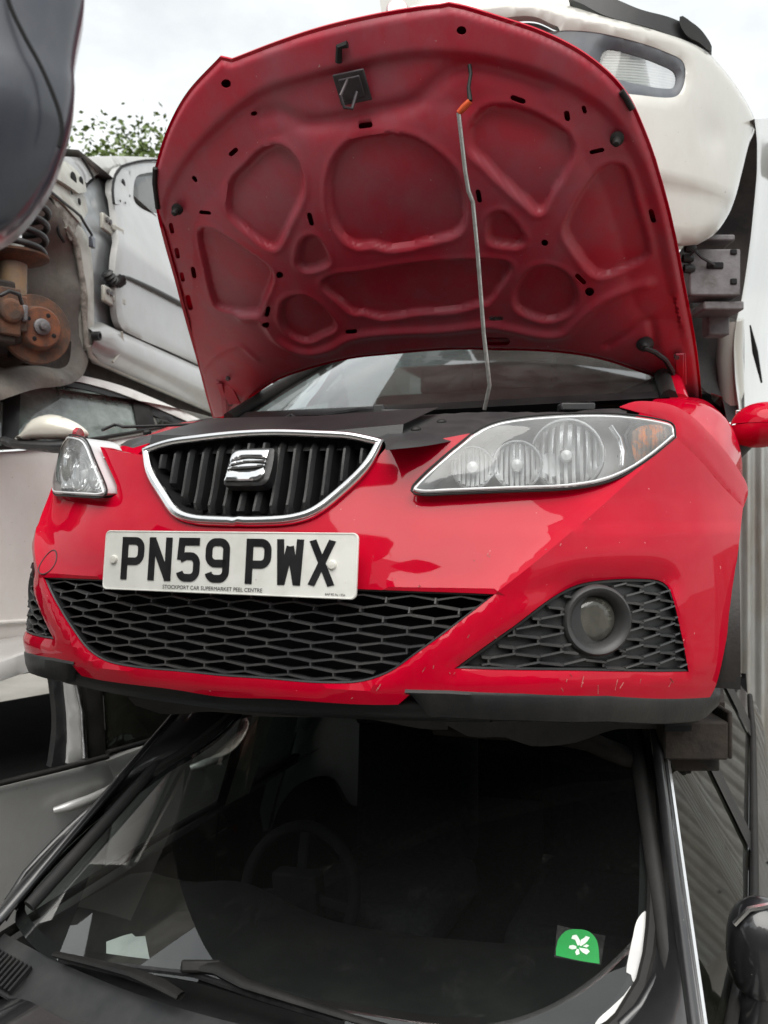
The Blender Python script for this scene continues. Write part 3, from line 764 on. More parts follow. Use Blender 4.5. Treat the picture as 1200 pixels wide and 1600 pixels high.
# ---- headlamps
lamp_top = [(735, 677, 'c'), (760, 663), (790, 654), (850, 647), (930, 644), (985, 647), (1038, 656), (1053, 664), (1056, 684, 'c')]
def Flamp(x, z): return F0(x, z)
def onL(uv, off=0.0):
    x = a2u(uv[:, 0]); return np.stack([x, F0(x, uv[:, 1]) + off, uv[:, 1]], 1) + ZP
def headlamp(sgn):
    pts = trace(lamp_low, F0) + trace(lamp_top, F0)[1:-1]
    if sgn < 0: pts = mir(pts)
    loop = smooth_path(pts, .010)
    g = bpy.data.objects.new('headlamp', None); col.objects.link(g); put(g, red)
    ins = shrink(loop, .004)
    uv, tri, loops = fill(ins, [], .012)
    d = dist_loop(uv, ins)[0]
    V = onL(uv, .001); V[:, 1] -= .010 * (1 - (1 - np.clip(d/.03, 0, 1))**2)
    ln = new_mesh('lens', V, [tuple(t) for t in tri], 'lens', g); fix_normals(ln)
    tube('lens_seal', onL(shrink(loop, .0010), .003), .0020, 'trim', g, 6, closed=True)
    # chrome line just inside the lens edge
    tube('lens_edge', onL(shrink(loop, .0085), -.001), .0022, 'lamp_body', g, 6, closed=True)
    panel('housing', lambda q: onL(q, .112), shrink(loop, .006), [], .02, 'lamp_body', g)
    grid_mesh('housing_wall', np.stack([onL(shrink(loop, .005), .004), onL(shrink(loop, .006), .112)], 1), 'lamp_body', g, close_u=True)
    # reflector bowls: pixel of the centre, radius, depth behind the skin
    for k, (px, py, r, off, sq) in enumerate([(886, 710, .066, .050, 1.0), (808, 726, .044, .042, 1.0), (738, 730, .038, .046, 1.0)]):
        x, z = hit(px, py, F0, off)
        C = np.array([x*sgn, float(F0(x, z)) + off, z]) + ZP; A = np.array([.22*sgn, -1, .03]); A /= np.linalg.norm(A)
        mb = MB(); prof = [(r*1.03, -.030), (r*1.04, .000), (r*1.0, .003), (r*.97, .0)] + [(r*.95*math.cos(t), -r*.75*math.sin(t)) for t in np.linspace(.05, 1.45, 9)]
        mb.lathe(C, A, prof, 36); mb.build('reflector', 'reflector', g, angle=50)
        side = np.cross(A, (0, 0, 1.0)); side /= np.linalg.norm(side); upv = np.cross(side, A)
        mb = MB()
        if k < 3:
            for q in range(-4, 5):       # flutes
                w = q/4.6*r; h = math.sqrt(max(r*r*.86 - w*w, 0))
                path = [C + side*w + upv*(h*s_) - A*(r*.62*math.sqrt(max(1 - (w*w + h*h*s_*s_)/(r*r), 0.02))) for s_ in np.linspace(-1, 1, 7)]
                mb.tube(path, .0034, 5)
        mb.lathe(C - A*r*.62, A, [(.012, 0), (.012, .020), (.0095, .026), (.0, .028)], 18)
        mb.build('bulb', 'lamp_body', g)
    # amber turn signal in the outer corner
    ap = trace([(985, 690, 'c'), (988, 672), (1012, 662), (1040, 664), (1046, 676, 'c'), (1020, 704), (990, 722, 'c')], F0)
    if sgn < 0: ap = mir(ap)
    al = smooth_path(ap, .008)
    panel('indicator', lambda q: onL(q, .020), al, [], .008, 'amber', g, thick=.02, tdir=(0, 1, 0))
    mb = MB(); r0 = al.min(0); r1 = al.max(0)
    for u in np.linspace(r0[0] + .004, r1[0] - .004, 9):
        zs = np.linspace(r0[1], r1[1], 40); k = inside(np.stack([np.full(40, u), zs], 1), shrink(al, .003))
        if k.sum() > 4: P = onL(np.array([(u, zs[k][0]), (u, zs[k][-1])]), .018); mb.bar(P[0], P[1], .002, .004, (0, 1, 0))
    mb.build('indicator_ribs', 'amber', g)
    # bright divider between the main bowl and the indicator
    dv = trace([(952, 664), (966, 684), (972, 705), (970, 728)], F0)
    if sgn < 0: dv = [(-p[0], p[1]) for p in dv]
    tube('divider', onL(np.array([p[:2] for p in dv]), .016), .006, 'chrome', g, 8)
    dv = trace([(1000, 655), (985, 662), (975, 680), (980, 700), (985, 715)], F0)
    if sgn < 0: dv = [(-p[0], p[1]) for p in dv]
    tube('divider', onL(np.array([p[:2] for p in dv]), .020), .004, 'black_plastic', g, 6)
headlamp(1); headlamp(-1)

# ---- front wings
zt_f = cub([.20, .30, .5, .8, 1.1, 1.45], [.245, .268, .305, .355, .400, .445])
xi_f = cub([.20, .30, .5, .8, 1.1, 1.45], [.66, .655, .632, .665, .70, .735])
xs_f = cub([.20, .46, .55, .75, .95, 1.2, 1.45], [.70, .795, .845, .880, .884, .874, .866])
ARC_Y, ARC_Z, ARC_R = .835, -.215, .375
def wing(sgn):
    ys = np.linspace(.52, 1.40, 38); rows = []
    for y in ys:
        ins_ = .024*float(np.clip((.92 - y)/.25, 0, 1)) + .30*max(0.0, .66 - y); zt, xi, xs = float(zt_f(y)) - ins_*1.5, float(xi_f(y)), float(xs_f(y)) - ins_; row = []
        row.append((xi - .004, y, zt - .05)); 
        ang = np.linspace(math.pi/2, 0.0, 14)
        drop = .20
        for a in ang:
            c, s_ = math.cos(a)**.72, math.sin(a)**.80
            row.append((xi + (xs - xi)*c, y, zt - drop + drop*s_))
        zb = -.36
        if abs(y - ARC_Y) < ARC_R: zb = max(zb, ARC_Z + math.sqrt(ARC_R**2 - (y - ARC_Y)**2))
        zb = min(zb, zt - drop - .01)
        for t in np.linspace(0, 1, 9)[1:]:
            row.append((xs - .006*t, y, (zt - drop)*(1-t) + zb*t))
        row.append((xs - .035, y, zb + .004))
        rows.append(row)
    P = np.array(rows)
    P[:, :, 0] *= sgn
    o = grid_mesh('wing', P + ZP, 'red', red, angle=45)
    wp = trace([(1057, 686, 'c'), (1091, 716), (1121, 751), (1149, 781), (1162, 793, 'c'), (1169, 765), (1155, 735), (1134, 705), (1109, 677), (1084, 652), (1054, 634), (1022, 627), (990, 627), (967, 635, 'c'), (1000, 644), (1038, 654), (1055, 664, 'c')], F0)
    if sgn < 0: wp = mir(wp)
    lp = smooth_path(wp, .012)
    def mp(uv):
        d = dist_loop(uv, lp)[0]; Q = onL(uv, .0015); Q[:, 1] += .005*(1 - np.clip(d/.010, 0, 1))**2; return Q
    panel('wing_nose', mp, lp, [], .012, 'red', red, thick=.012, tdir=(0, 1, 0))
wing(1); wing(-1)
def arch_liner(sgn):
    a = np.linspace(rad(-6), rad(186), 26); rows = []
    for t in a:
        y, z = ARC_Y + (ARC_R - .012)*math.cos(t), ARC_Z + (ARC_R - .012)*math.sin(t)
        rows.append([(sgn*.862, y, z), (sgn*.80, y, z), (sgn*.60, ARC_Y + (y - ARC_Y)*.96, ARC_Z + (z - ARC_Z)*.96), (sgn*.50, ARC_Y + (y-ARC_Y)*.8, ARC_Z + (z-ARC_Z)*.8)])
    grid_mesh('arch_liner', np.array(rows) + ZP, 'lip', red)
    mb = MB(); mb.box((sgn*.50 - .01, .42, -.26), (sgn*.50 + .01, 1.25, .05)); mb.V = [tuple(np.array(v) + ZP) for v in mb.V]
    mb.build('inner_wing', 'void', red)
    # liner flap behind the bumper corner
    rows = []
    for z in np.linspace(-.275, .05, 8): rows.append([(sgn*.80, .52, z), (sgn*.83, .60, z), (sgn*.85, .72, z)])
    grid_mesh('arch_liner', np.array(rows) + ZP, 'lip', red)
arch_liner(1); arch_liner(-1)

# ---- black slam panel between grille and bonnet opening
def slam_panel():
    def zs(x, y): return .237 + .25*(y - .160 - plan(np.abs(x))*1.3)
    px = [(168, 673), (205, 668), (340, 661), (450, 657), (620, 652), (760, 641), (870, 637), (972, 633), (966, 642), (930, 643), (850, 646), (790, 652), (760, 661), (736, 676, 'c'), (668, 689), (603, 696, 'c'), (596, 681), (550, 676), (440, 671), (330, 674), (250, 683), (208, 694, 'c'), (180, 688)]
    pts = []
    for p in px:
        q = on_surf(p[0], p[1], lambda P: zs(P[:, 0], P[:, 1]) - (P[:, 2] - PLATE_Z), 1.0, 2.6); pts.append((q[0], min(q[1], 1.05)) + (('c',) if len(p) > 2 else ()))
    loop = smooth_path(pts, .02)
    def mp(uv):
        z = zs(uv[:, 0], uv[:, 1]) + .006*np.sin(uv[:, 0]*9.0) * np.clip((uv[:, 1]-.2)*4, 0, 1)
        d = dist_loop(uv, loop)[0]
        return np.stack([uv[:, 0], uv[:, 1], z - .008*(1 - np.clip(d/.02, 0, 1))**2], 1) + ZP
    panel('slam_panel', mp, loop, [], .02, 'grey_plastic', red)
    rows = []
    for a in np.linspace(-.28, .28, 40):
        y = .115 + .25*abs(a)**2; rows.append([(a, y + .02, .205), (a, y + .035, .235 + .06*abs(a)), (a, y + .25, .30 + .03*abs(a))])
    grid_mesh('slam_panel_lower', np.array(rows) + ZP, 'black_plastic', red)
    for px_, py_, d, w, h in ((900, 637, 2.05, .085, .020), (940, 634, 2.2, .09, .02), (620, 646, 2.15, .085, .018), (592, 642, 2.2, .030, .03)):
        mb = MB(); mb.frame(at_depth(px_, py_, d), RT, FW, UP, w, .05, h); mb.build('bracket', 'grey_plastic', red, bevel=.004)
    for px_, py_ in ((230, 676), (300, 668), (470, 664), (560, 668), (650, 672), (690, 660), (420, 664)):
        q = on_surf(px_, py_, lambda P: zs(P[:, 0], P[:, 1]) - (P[:, 2] - PLATE_Z), 1.0, 2.6)
        mb = MB(); mb.lathe(q, (0, -.3, .95), [(.010, -.004), (.010, .003), (.006, .006), (0, .006)], 10); mb.build('bolt', 'trim', red)
    mb = MB()
    mb.tube([at_depth(*p) for p in ((160, 672, 2.0), (178, 664, 2.05), (185, 664, 2.05), (192, 667, 2.05), (230, 666, 2.1), (300, 663, 2.15), (338, 661, 2.2))], .004, 6)
    mb.tube([at_depth(*p) for p in ((440, 656, 2.3), (455, 648, 2.3), (470, 660, 2.25))], .004, 6)
    mb.tube([at_depth(*p) for p in ((480, 652, 2.4), (560, 640, 2.45), (640, 645, 2.4), (720, 638, 2.4), (800, 640, 2.3), (872, 632, 2.3), (930, 622, 2.4), (975, 630, 2.4))], .0045, 6)
    mb.build('cable', 'wire', red)
slam_panel()
def engine_bay():
    mb = MB(); mb.box((-.64, .40, -.15), (.64, 1.20, .20)); mb.V = [tuple(np.array(v) + ZP) for v in mb.V]; mb.build('engine_bay', 'void', red)
engine_bay()

# ---- bonnet: frame with s along the panel from the hinge towards the front edge, h out of its underside
HD = np.array([0, -.752, .659]); HD /= np.linalg.norm(HD)
HN = np.array([0, -HD[2], HD[1]]); HN = -HN if HN[1] > 0 else HN          # underside faces forward and down
HO = np.array([0, 1.115, .535])
def hood_h(x, s):
    """height of the inner sheet over the chord plane (positive towards the viewer)"""
    return -0.075*((s - .50)/.5)**2*np.where(s > .5, 1.25, .55) - 0.055*(np.abs(x)/.70)**2.4 + .01
def hood_pt(x, s, extra=0.0):
    h = hood_h(x, s) + extra
    return HO + ZP + np.stack([x, 0*x, 0*x], -1) + np.multiply.outer(s, HD) + np.multiply.outer(h, HN)
def hood_hit(px, py, extra=0.0):
    def g(P):
        q = P - (HO + ZP); s = q @ HD; h = q @ HN
        return -(h - hood_h(q[:, 0], s) - extra)
    p = on_surf(px, py, g, 1.0, 3.6) - (HO + ZP)
    return p[0], float(p @ HD)
def hood_trace(pts): return [hood_hit(p[0], p[1]) + (('c',) if len(p) > 2 else ()) for p in pts]
hood_px = [(342, 90, 'c'), (292, 144), (263, 195), (245, 247), (238, 280), (243, 331), (254, 377), (275, 452), (309, 574), (332, 655, 'c'), (362, 653, 'c'),
           (366, 646), (397, 620), (434, 596), (485, 578), (547, 563), (610, 556), (698, 549), (760, 549), (856, 552), (925, 561), (989, 580), (1050, 606), (1060, 640, 'c'), (1098, 636, 'c'),
           (1089, 550), (1070, 445), (1050, 344), (1024, 250), (1003, 194), (983, 153), (953, 117), (905, 80), (845, 50), (783, 29), (728, 12), (700, 6, 'c'),
           (686, 9, 'c'), (650, 13), (580, 25), (500, 44), (430, 67), (360, 94, 'c')]
hood_loop = smooth_path(hood_trace(hood_px), .012)
POCKETS = [
 [(361,289),(380,268),(409,241),(434,234),(455,247),(468,272),(468,306),(451,343),(430,385),(418,385),(388,364),(361,339),(357,318)],
 [(311,368),(326,362),(351,373),(384,394),(418,419),(422,435),(409,469),(399,488),(342,481),(334,469),(321,419)],
 [(515,292),(521,260),(537,235),(559,222),(603,216),(638,219),(670,235),(702,263),(721,298),(724,336),(714,362),(670,376),(632,385),(600,387),(584,382),(559,384),(540,374),(521,346)],
 [(737,234),(735,206),(749,183),(778,174),(824,183),(861,202),(884,220),(891,247),(879,275),(861,302),(847,328),(840,330),(829,321),(787,284),(755,252)],
 [(886,353),(893,335),(920,293),(943,270),(966,266),(978,280),(989,321),(1003,367),(1010,403),(1003,410),(971,424),(939,431),(925,424),(902,394),(886,367)],
 [(468,415),(468,402),(474,381),(485,373),(495,375),(510,402),(508,412),(476,421)],
 [(765,367),(767,344),(778,335),(790,339),(813,367),(815,380),(806,383),(769,378)],
 [(507,443),(573,428),(657,415),(740,410),(787,412),(795,420),(777,450),(760,472),(743,475),(713,483),(647,488),(603,495),(580,492),(567,487),(553,488),(533,472)],
 [(441,490),(447,473),(468,465),(485,469),(506,486),(520,503),(520,513),(501,523),(476,532),(455,523),(443,507)],
 [(806,467),(810,449),(829,426),(847,419),(875,426),(893,445),(897,472),(884,490),(856,499),(829,493),(810,481)],
]
pocket_loops = [smooth_path(hood_trace(p), .012) for p in POCKETS]
BEADS = [  # raised or sunk swages: pixels, width, height
 ([(405,184),(434,180),(472,197),(518,197),(577,184),(644,167),(673,142),(698,121),(740,110),(800,122),(850,140)], .020, -.010),
 ([(376,496),(409,500),(434,532),(472,551),(514,546),(547,529),(598,521),(698,516),(760,509),(790,513),(850,525),(880,522),(905,500),(930,478),(960,462),(1010,447)], .016, .011),
 ([(300,600),(330,560),(372,540),(400,560)], .012, .005),
 ([(950,540),(985,520),(1010,505),(1020,520),(1022,545)], .012, -.008),
]
bead_lines = [(smooth_path(hood_trace(p), .012, closed=False), w, h) for p, w, h in BEADS]
rim_line = smooth_path(hood_trace([(256,470),(252,400),(256,320),(284,262),(326,212),(367,175),(409,146),(493,120),(577,99),(650,88),(720,90),(790,104),(850,122),(905,148),(955,185),(990,240),(1015,300),(1035,380),(1052,460)]), .015, closed=False)
SLOTS = [(361.6,242,17,7,-42),(301,284,11,6,60),(318,336,19,6,0),(265,361,17,6,78),(274,400,17,6,78),(282,437,15,6,78),(300,430,18,7,78),(293,477,24,7,76),(437,430,10,10,0),(418,487,17,6,-75),(416,506,11,8,0),
 (485,343,21,7,76),(393,182.6,9,7,0),(569,200,22,7,-8),(549,518,18,6,-6),(564,551,36,12,-8),(808,160,24,8,20),(885,186,17,8,82),(912,176,13,6,75),(932,241,23,7,-13),(1013,250,19,7,72),(1031,298,20,7,74),(1019,342,22,8,76),
 (1046,344,19,5,76),(1056,394,22,5,80),(748,307,21,7,80),(851,380,10,10,0),(907,437,21,7,46),(921,457,13,13,0),(775,498,22,6,0),(776,534,40,12,0),(721,48,15,13,0),(353,131,15,13,-8)]
def slot_loop(cx, cy, ln, wd, ang):
    c = capsule(cx, cy, ln*1.05, wd*1.12, rad(ang)); return np.array([hood_hit(a, b) for a, b in c])
slot_loops = [slot_loop(*s_) for s_ in SLOTS]
bonnet = bpy.data.objects.new('bonnet', None); col.objects.link(bonnet); put(bonnet, red)
def make_bonnet():
    inner_loop = shrink(hood_loop, .006)
    holes = []
    for l in slot_loops:
        if inside(l, shrink(inner_loop, .004)).all(): holes.append(l)
    pl_lines = []
    for pl in pocket_loops:
        for dd_ in (.004, -.012): q = shrink(pl, dd_); pl_lines.append(np.concatenate([q, q[:1] + 1e-4]))
    uv, tri, loops = fill(inner_loop, holes, .0080)
    x, s = uv[:, 0], uv[:, 1]
    e = np.zeros(len(uv))
    for pl in pocket_loops:
        d, _ = dist_loop(uv, pl); ins = inside(uv, pl); sd = np.where(ins, d, -d)
        e -= .019 * sstep((sd + .009) / .011)
        e += .0022 * np.exp(-((sd + .015) / .007)**2)
    for ln, w, h in bead_lines:
        d, _ = dist_loop(uv, ln, closed=False); e += h * np.exp(-(d / w)**2)
    d, sg = dist_loop(uv, rim_line, closed=False)
    e += -.014 * sstep(.5 + np.where(sg < 0, d, -d) / .03) * np.exp(-np.maximum(d - .10, 0) / .05)
    db, _ = dist_loop(uv, inner_loop)
    e -= .010 * (1 - np.clip(db / .012, 0, 1))**2
    V = hood_pt(x, s, e); Fc = [tuple(t) for t in tri]
    for l in loops[1:]:
        n0 = len(V); V = np.concatenate([V, V[l] - HN*.004]); m = len(l)
        for i in range(m): Fc.append((l[i], l[(i+1) % m], n0 + (i+1) % m, n0 + i))
    o = new_mesh('inner_frame', V, Fc, 'red_inner', bonnet, True, 60); fix_normals(o)
    # outer skin with a folded hem
    uv, tri, loops = fill(hood_loop, [], .022)
    back = hood_pt(uv[:, 0], uv[:, 1], -.013 - .037*sstep(dist_loop(uv, hood_loop)[0]/.07)); front = hood_pt(hood_loop[:, 0], hood_loop[:, 1], np.full(len(hood_loop), -.006))
    hem = shrink(hood_loop, .010); hemp = hood_pt(hem[:, 0], hem[:, 1], np.full(len(hem), -.009))
    n = len(back); m = len(hood_loop); V = np.concatenate([back, front, hemp]); Fc = [tuple(t) for t in tri]; l = loops[0]
    for i in range(m):
        j = (i + 1) % m; Fc.append((l[i], l[j], n + j, n + i)); Fc.append((n + i, n + j, n + m + j, n + m + i))
    o = new_mesh('outer_skin', V, Fc, 'red', bonnet, True, 40); fix_normals(o)
make_bonnet()

MT['latch'] = M('greased_latch', (0.07, 0.055, 0.06), 0.5, .3, c2=(0.04, 0.035, 0.04), scale=20)
def hood_bits():
    def hp(px, py, e=0.0):
        x, s = hood_hit(px, py); return hood_pt(np.array([x]), np.array([s]), np.array([e]))[0]
    # rubber stops
    for px, py in ((277, 327), (964, 217)):
        mb = MB(); mb.lathe(hp(px, py), HN, [(.016, -.004), (.016, .004), (.010, .008), (.009, .022), (.006, .026), (0, .027)], 16); mb.build('rubber_stop', 'trim', bonnet)
    # latch striker plate and its hook
    c = hp(551, 136); X = np.array([1., 0, 0])
    mb = MB(); mb.frame(c + HN*.002, X, HD, HN, .080, .072, .006); mb.frame(c + HN*.006, X, HD, HN, .055, .05, .006)
    lt = mb.build('latch_plate', 'latch', bonnet, bevel=.012)
    mb = MB(); mb.tube([hp(545, 122, .012), hp(541, 135, .05), hp(548, 152, .055), hp(557, 158, .04), hp(560, 140, .012)], .004, 7); mb.build('latch_hook', 'latch', lt)
    mb = MB(); mb.tube([hp(530, 96, .006), hp(532, 70, .012), hp(545, 66, .012)], .008, 7); mb.build('safety_catch', 'trim', bonnet)
    # hinges
    for pts, pl in (([(356, 655), (352, 620), (345, 596)], (358, 610)), ([(1057, 632), (1062, 590), (1062, 548)], (1058, 575))):
        mb = MB()
        for k in range(2):
            a = hp(*pts[k], .014 if k else .03); b = hp(*pts[k+1], .014); mb.bar(a, b, .022, .006, HN)
        mb.frame(hp(*pl, .006), X, HD, HN, .05, .12, .006)
        h = mb.build('hinge', 'red_inner', bonnet, bevel=.002)
        for px, py in ((pl[0], pl[1] - 22), (pl[0] + 4, pl[1] + 18)):
            mb = MB(); mb.lathe(hp(px, py, .009), HN, [(.010, 0), (.010, .003), (.007, .004), (.007, .010), (0, .010)], 6); mb.build('bolt', 'zinc', h)
    # washer hose grommet
    mb = MB(); mb.lathe(hp(1008, 537), HN, [(.024, -.002), (.024, .006), (.014, .012), (.010, .02), (.0, .022)], 18)
    mb.tube([hp(1008, 537, .02), hp(1024, 540, .03), hp(1040, 552, .03), hp(1051, 572, .025), hp(1052, 600, .03), hp(1050, 632, .05)], .0075, 8); mb.build('washer_hose', 'wire', bonnet)
    # rubber bumpers on the side edges
    for pts in ([(243, 262), (242, 285), (247, 325)], [(971, 142), (981, 157), (988, 170)]):
        tube('edge_rubber', [hp(*p, .002) for p in pts], .007, 'trim', bonnet, 8)
    # bonnet stay
    st = [hp(737, 112, .012), hp(741, 141, .055), hp(724, 158, .060)]
    tip = st[2]
    foot = at_depth(757, 640, 2.02); mid = at_depth(765, 602, 2.0); k1 = tip*.76 + mid*.24; k2 = tip*.69 + mid*.31
    off = RT*.012
    rod = [tip, tip + (mid - tip)*.20, tip + (mid - tip)*.27 + off*.2, tip + (mid - tip)*.31 + off*.8, tip + (mid - tip)*.5 + off*.6, tip + (mid - tip)*.8, mid, foot]
    g = tube('bonnet_stay', rod, .0052, 'steel', red, 10)
    tube('stay_handle', [tip - (mid-tip)*.0, (tip + st[1])/2, st[1]], [.0065, .008, .0065], 'orange', g, 10)
    tube('stay_hook', [st[1], st[1]*.5 + st[0]*.5 - RT*.004, st[0], hp(733, 103, -.004)], [.006, .0045, .0045, .0045], 'trim', g, 8)
hood_bits()

# ---- cabin: windscreen, pillars, roof, doors and tail of the red car
def red_cabin():
    T = np.linspace(0, 1, 14)
    def ws(s, t):   # s across -1..1, t up 0..1
        hw = .70 - .13*t; x = s*hw
        y = 1.02 + .95*t + .20*abs(s)**2.2*(1 - .25*t); z = .395 + .50*t - .03*t*t + .03*abs(s)**2*(1-t)
        return (x, y, z)
    S = np.linspace(-1, 1, 25)
    grid_mesh('windscreen', np.array([[ws(s, t) for t in T] for s in S]) + ZP, 'glass_red', red)
    # black frit and cowl along the bottom of the glass
    grid_mesh('scuttle', np.array([[np.array(ws(s, 0)) + d for d in ((0, .006, .012), (0, -.035, -.010), (0, -.06, -.035), (0, -.24, -.04))] for s in S*1.02]) + ZP, 'black_plastic', red)
    for sgn in (1, -1):
        path = [np.array(ws(sgn*1.01, t)) + np.array([sgn*.015, 0, 0]) for t in np.linspace(-.06, 1.0, 12)]
        tube('pillar', np.array(path) + ZP, .030, 'black_paint' if False else 'red', red, 10, squash=.8)
        tube('windscreen_seal', np.array([np.array(ws(sgn*1.0, t)) + np.array([0, -.022, .006]) for t in np.linspace(-.05, 1.0, 12)]) + ZP, .024, 'trim', red, 8)
    roof = [[(s*(.57 + .02*math.sin(math.pi*t)), 1.97 + 1.55*t + .16*abs(s)**2*(1 - t), .872 + .055*math.sin(math.pi*(.12 + .8*t)) - .03*t - .035*abs(s)**3) for t in np.linspace(0, 1, 14)] for s in S]
    grid_mesh('roof', np.array(roof) + ZP, 'red', red)
    for sgn in (1, -1):
        rows = []
        for y in np.linspace(1.36, 3.85, 24):
            bow = .866 + .012*math.sin((y - 1.36)/2.5*math.pi) - .10*max(0, (y - 3.2)/.65)**2
            belt = np.interp(y, [1.36, 2.5, 3.85], [.43, .50, .58])
            zb = -.36
            if abs(y - 3.26) < .36: zb = max(zb, -.215 + math.sqrt(.36**2 - (y - 3.26)**2))
            rows.append([(sgn*(bow - .05), y, belt + .012), (sgn*(bow - .02), y, belt), (sgn*bow, y, belt - .10), (sgn*(bow + .004), y, belt - .30), (sgn*(bow - .006), y, max(-.1, zb)), (sgn*(bow - .03), y, zb)])
        grid_mesh('body_side', np.array(rows) + ZP, 'red', red)
        sg = [[(sgn*(.83 - .235*t - .02*(y > 3.2)), 1.45 + (y - 1.45) + (0.0 if y > 1.9 else .35*t*(1.9 - y)/.45) , np.interp(y, [1.36, 2.5, 3.85], [.44, .51, .58]) + t*.36*min(1.0, (y - 1.30)/.55)*min(1, (3.95 - y)/.35)) for t in np.linspace(0, 1, 6)] for y in np.linspace(1.45, 3.75, 20)]
        grid_mesh('side_window', np.array(sg) + ZP, 'glass_dark', red)
        tube('roof_rail', np.array([(sgn*(.60), 2.05 + 1.5*t, .835 + .05*math.sin(math.pi*(.12 + .8*t)) - .03*t) for t in np.linspace(0, 1, 12)]) + ZP, .035, 'red', red, 8)
    hatch = [[(s*(.80 - .24*t), 3.98 - .42*t - .10*abs(s)**3, .45 + .40*t) for t in np.linspace(0, 1, 5)] for s in S]
    grid_mesh('rear_window', np.array(hatch) + ZP, 'glass_dark', red)
    tail = [[(s*(.82 - .03*abs(z)), 4.02 - .30*abs(s)**3 - .02*z, z) for z in np.linspace(-.36, .46, 8)] for s in S]
    grid_mesh('tailgate', np.array(tail) + ZP, 'red', red)
    mb = MB(); mb.box((-.84, .75, -.37), (.84, 3.9, -.34))
    mb.V = [tuple(np.array(v) + ZP) for v in mb.V]; mb.build('floor_pan', 'rust_brown', red)
    mb = MB(); mb.box((-.66, 1.35, .25), (.66, 1.75, .39)); mb.box((-.6, 2.2, -.3), (.6, 2.45, .62)); mb.box((-.42, 2.3, .62), (-.18, 2.4, .78)); mb.box((.18, 2.3, .62), (.42, 2.4, .78))
    mb.V = [tuple(np.array(v) + ZP) for v in mb.V]; mb.build('cabin_interior', 'seat', red, bevel=.03)
    # wipers lying on the glass
    for a, b in (((470, 652), (735, 640)), ((700, 641), (960, 640))):
        mb = MB(); A = at_depth(*a, 2.55); B = at_depth(*b, 2.5); mb.tube([A, (A+B)/2 + UP*.012, B], [.005, .008, .010], 6); mb.build('wiper', 'wire', red)
red_cabin()

# ---- door mirrors
def door_mirror(sgn):
    g = bpy.data.objects.new('door_mirror', None); col.objects.link(g); put(g, red)
    c = at_depth(1193, 664, 2.42) - ZP; c = np.array([c[0]*sgn, c[1], c[2]])
    def ell(u, v, sx, sy, sz):
        return np.array([sx*np.sign(math.cos(u))*abs(math.cos(u))**.75*math.cos(v), sy*math.sin(v), sz*np.sign(math.sin(u))*abs(math.sin(u))**.8*math.cos(v)**.9])
    def shell(lo, hi, mat, nm, k=1.0):
        rows = []
        for u in np.linspace(lo, hi, 18):
            row = []
            for v in np.linspace(-math.pi/2, .35, 12):
                p = ell(u, v, .092*k, .085*k, .068*k); p[0] += .02*p[2]/.07; row.append(c + np.array([p[0]*sgn, p[1], p[2]]))
            rows.append(row)
        return grid_mesh(nm, np.array(rows) + ZP, mat, g, angle=50)
    shell(0.02, math.pi - .02, 'red', 'mirror_cap'); shell(math.pi, 2*math.pi, 'red', 'mirror_housing', .985)
    mb = MB(); mb.tube([c + ZP + np.array([-.045*sgn, .0, -.035]), c + ZP + np.array([-.085*sgn, .02, -.075]), c + ZP + np.array([-.125*sgn, .06, -.12])], [.032, .034, .042], 12)
    mb.build('mirror_arm', 'grey_plastic', g)
    mb = MB(); mb.frame(c + ZP + np.array([0, .028, 0]), (1, 0, 0), (0, 1, 0), (0, 0, 1), .15, .006, .10); mb.build('mirror_glass', 'chrome', g, bevel=.002)
door_mirror(1); door_mirror(-1)

# ---- what hangs below the front of the red car
def underside():
    def P(px, py, d): return at_depth(px, py, d)
    tube('lower_arm', [P(680, 1140, 1.95), P(760, 1143, 1.9), P(850, 1146, 1.85), P(920, 1158, 1.8), P(975, 1182, 1.78), P(1030, 1204, 1.78)], [.02, .028, .032, .034, .036, .03], 'rust_brown', red, 12, squash=.6)
    mb = MB()
    c = P(1066, 1142, 1.78); mb.frame(c, RT, FW, UP, .135, .16, .080)
    c = P(1112, 1130, 1.80); mb.frame(c, RT, FW, UP, .010, .2, .10)
    c = P(1062, 1184, 1.82); mb.frame(c, RT, FW, UP, .14, .10, .030)
    c = P(1015, 1150, 1.86); mb.frame(c, RT, FW, UP, .06, .12, .07)
    c = P(1045, 1196, 1.86); mb.frame(c, RT, FW, UP, .085, .06, .022)
    mb.build('subframe_end', 'rust_brown', red, bevel=.008)
    mb = MB(); c = P(1058, 1137, 1.685); mb.frame(c, RT, FW, UP, .055, .012, .012); mb.build('subframe_slot', 'void', red)
    for nm, pts in (('undertray', [(690, 1118), (730, 1150), (790, 1152), (830, 1166), (900, 1160), (960, 1140), (1050, 1134), (1050, 1105)]), ('undertray', [(200, 1090), (250, 1115), (330, 1112), (420, 1120), (560, 1122), (700, 1140), (700, 1110), (420, 1090)])):
        O = P(*pts[1], 1.75); N = FW + UP*.25
        q = [on_plane(a, b, O, N) for a, b in pts]
        uv = np.array([((p - O) @ RT, (p - O) @ UP) for p in q])
        lp = smooth_path([tuple(u) for u in uv], .03)
        def mp(u2, O=O, N=N):
            B = O + u2[:, :1]*RT + u2[:, 1:2]*UP; k = ((O - B) @ N) / (FW @ N); return B + k[:, None]*FW
        panel(nm, mp, lp, [], .03, 'clay', red, thick=.02, tdir=FW)
underside()

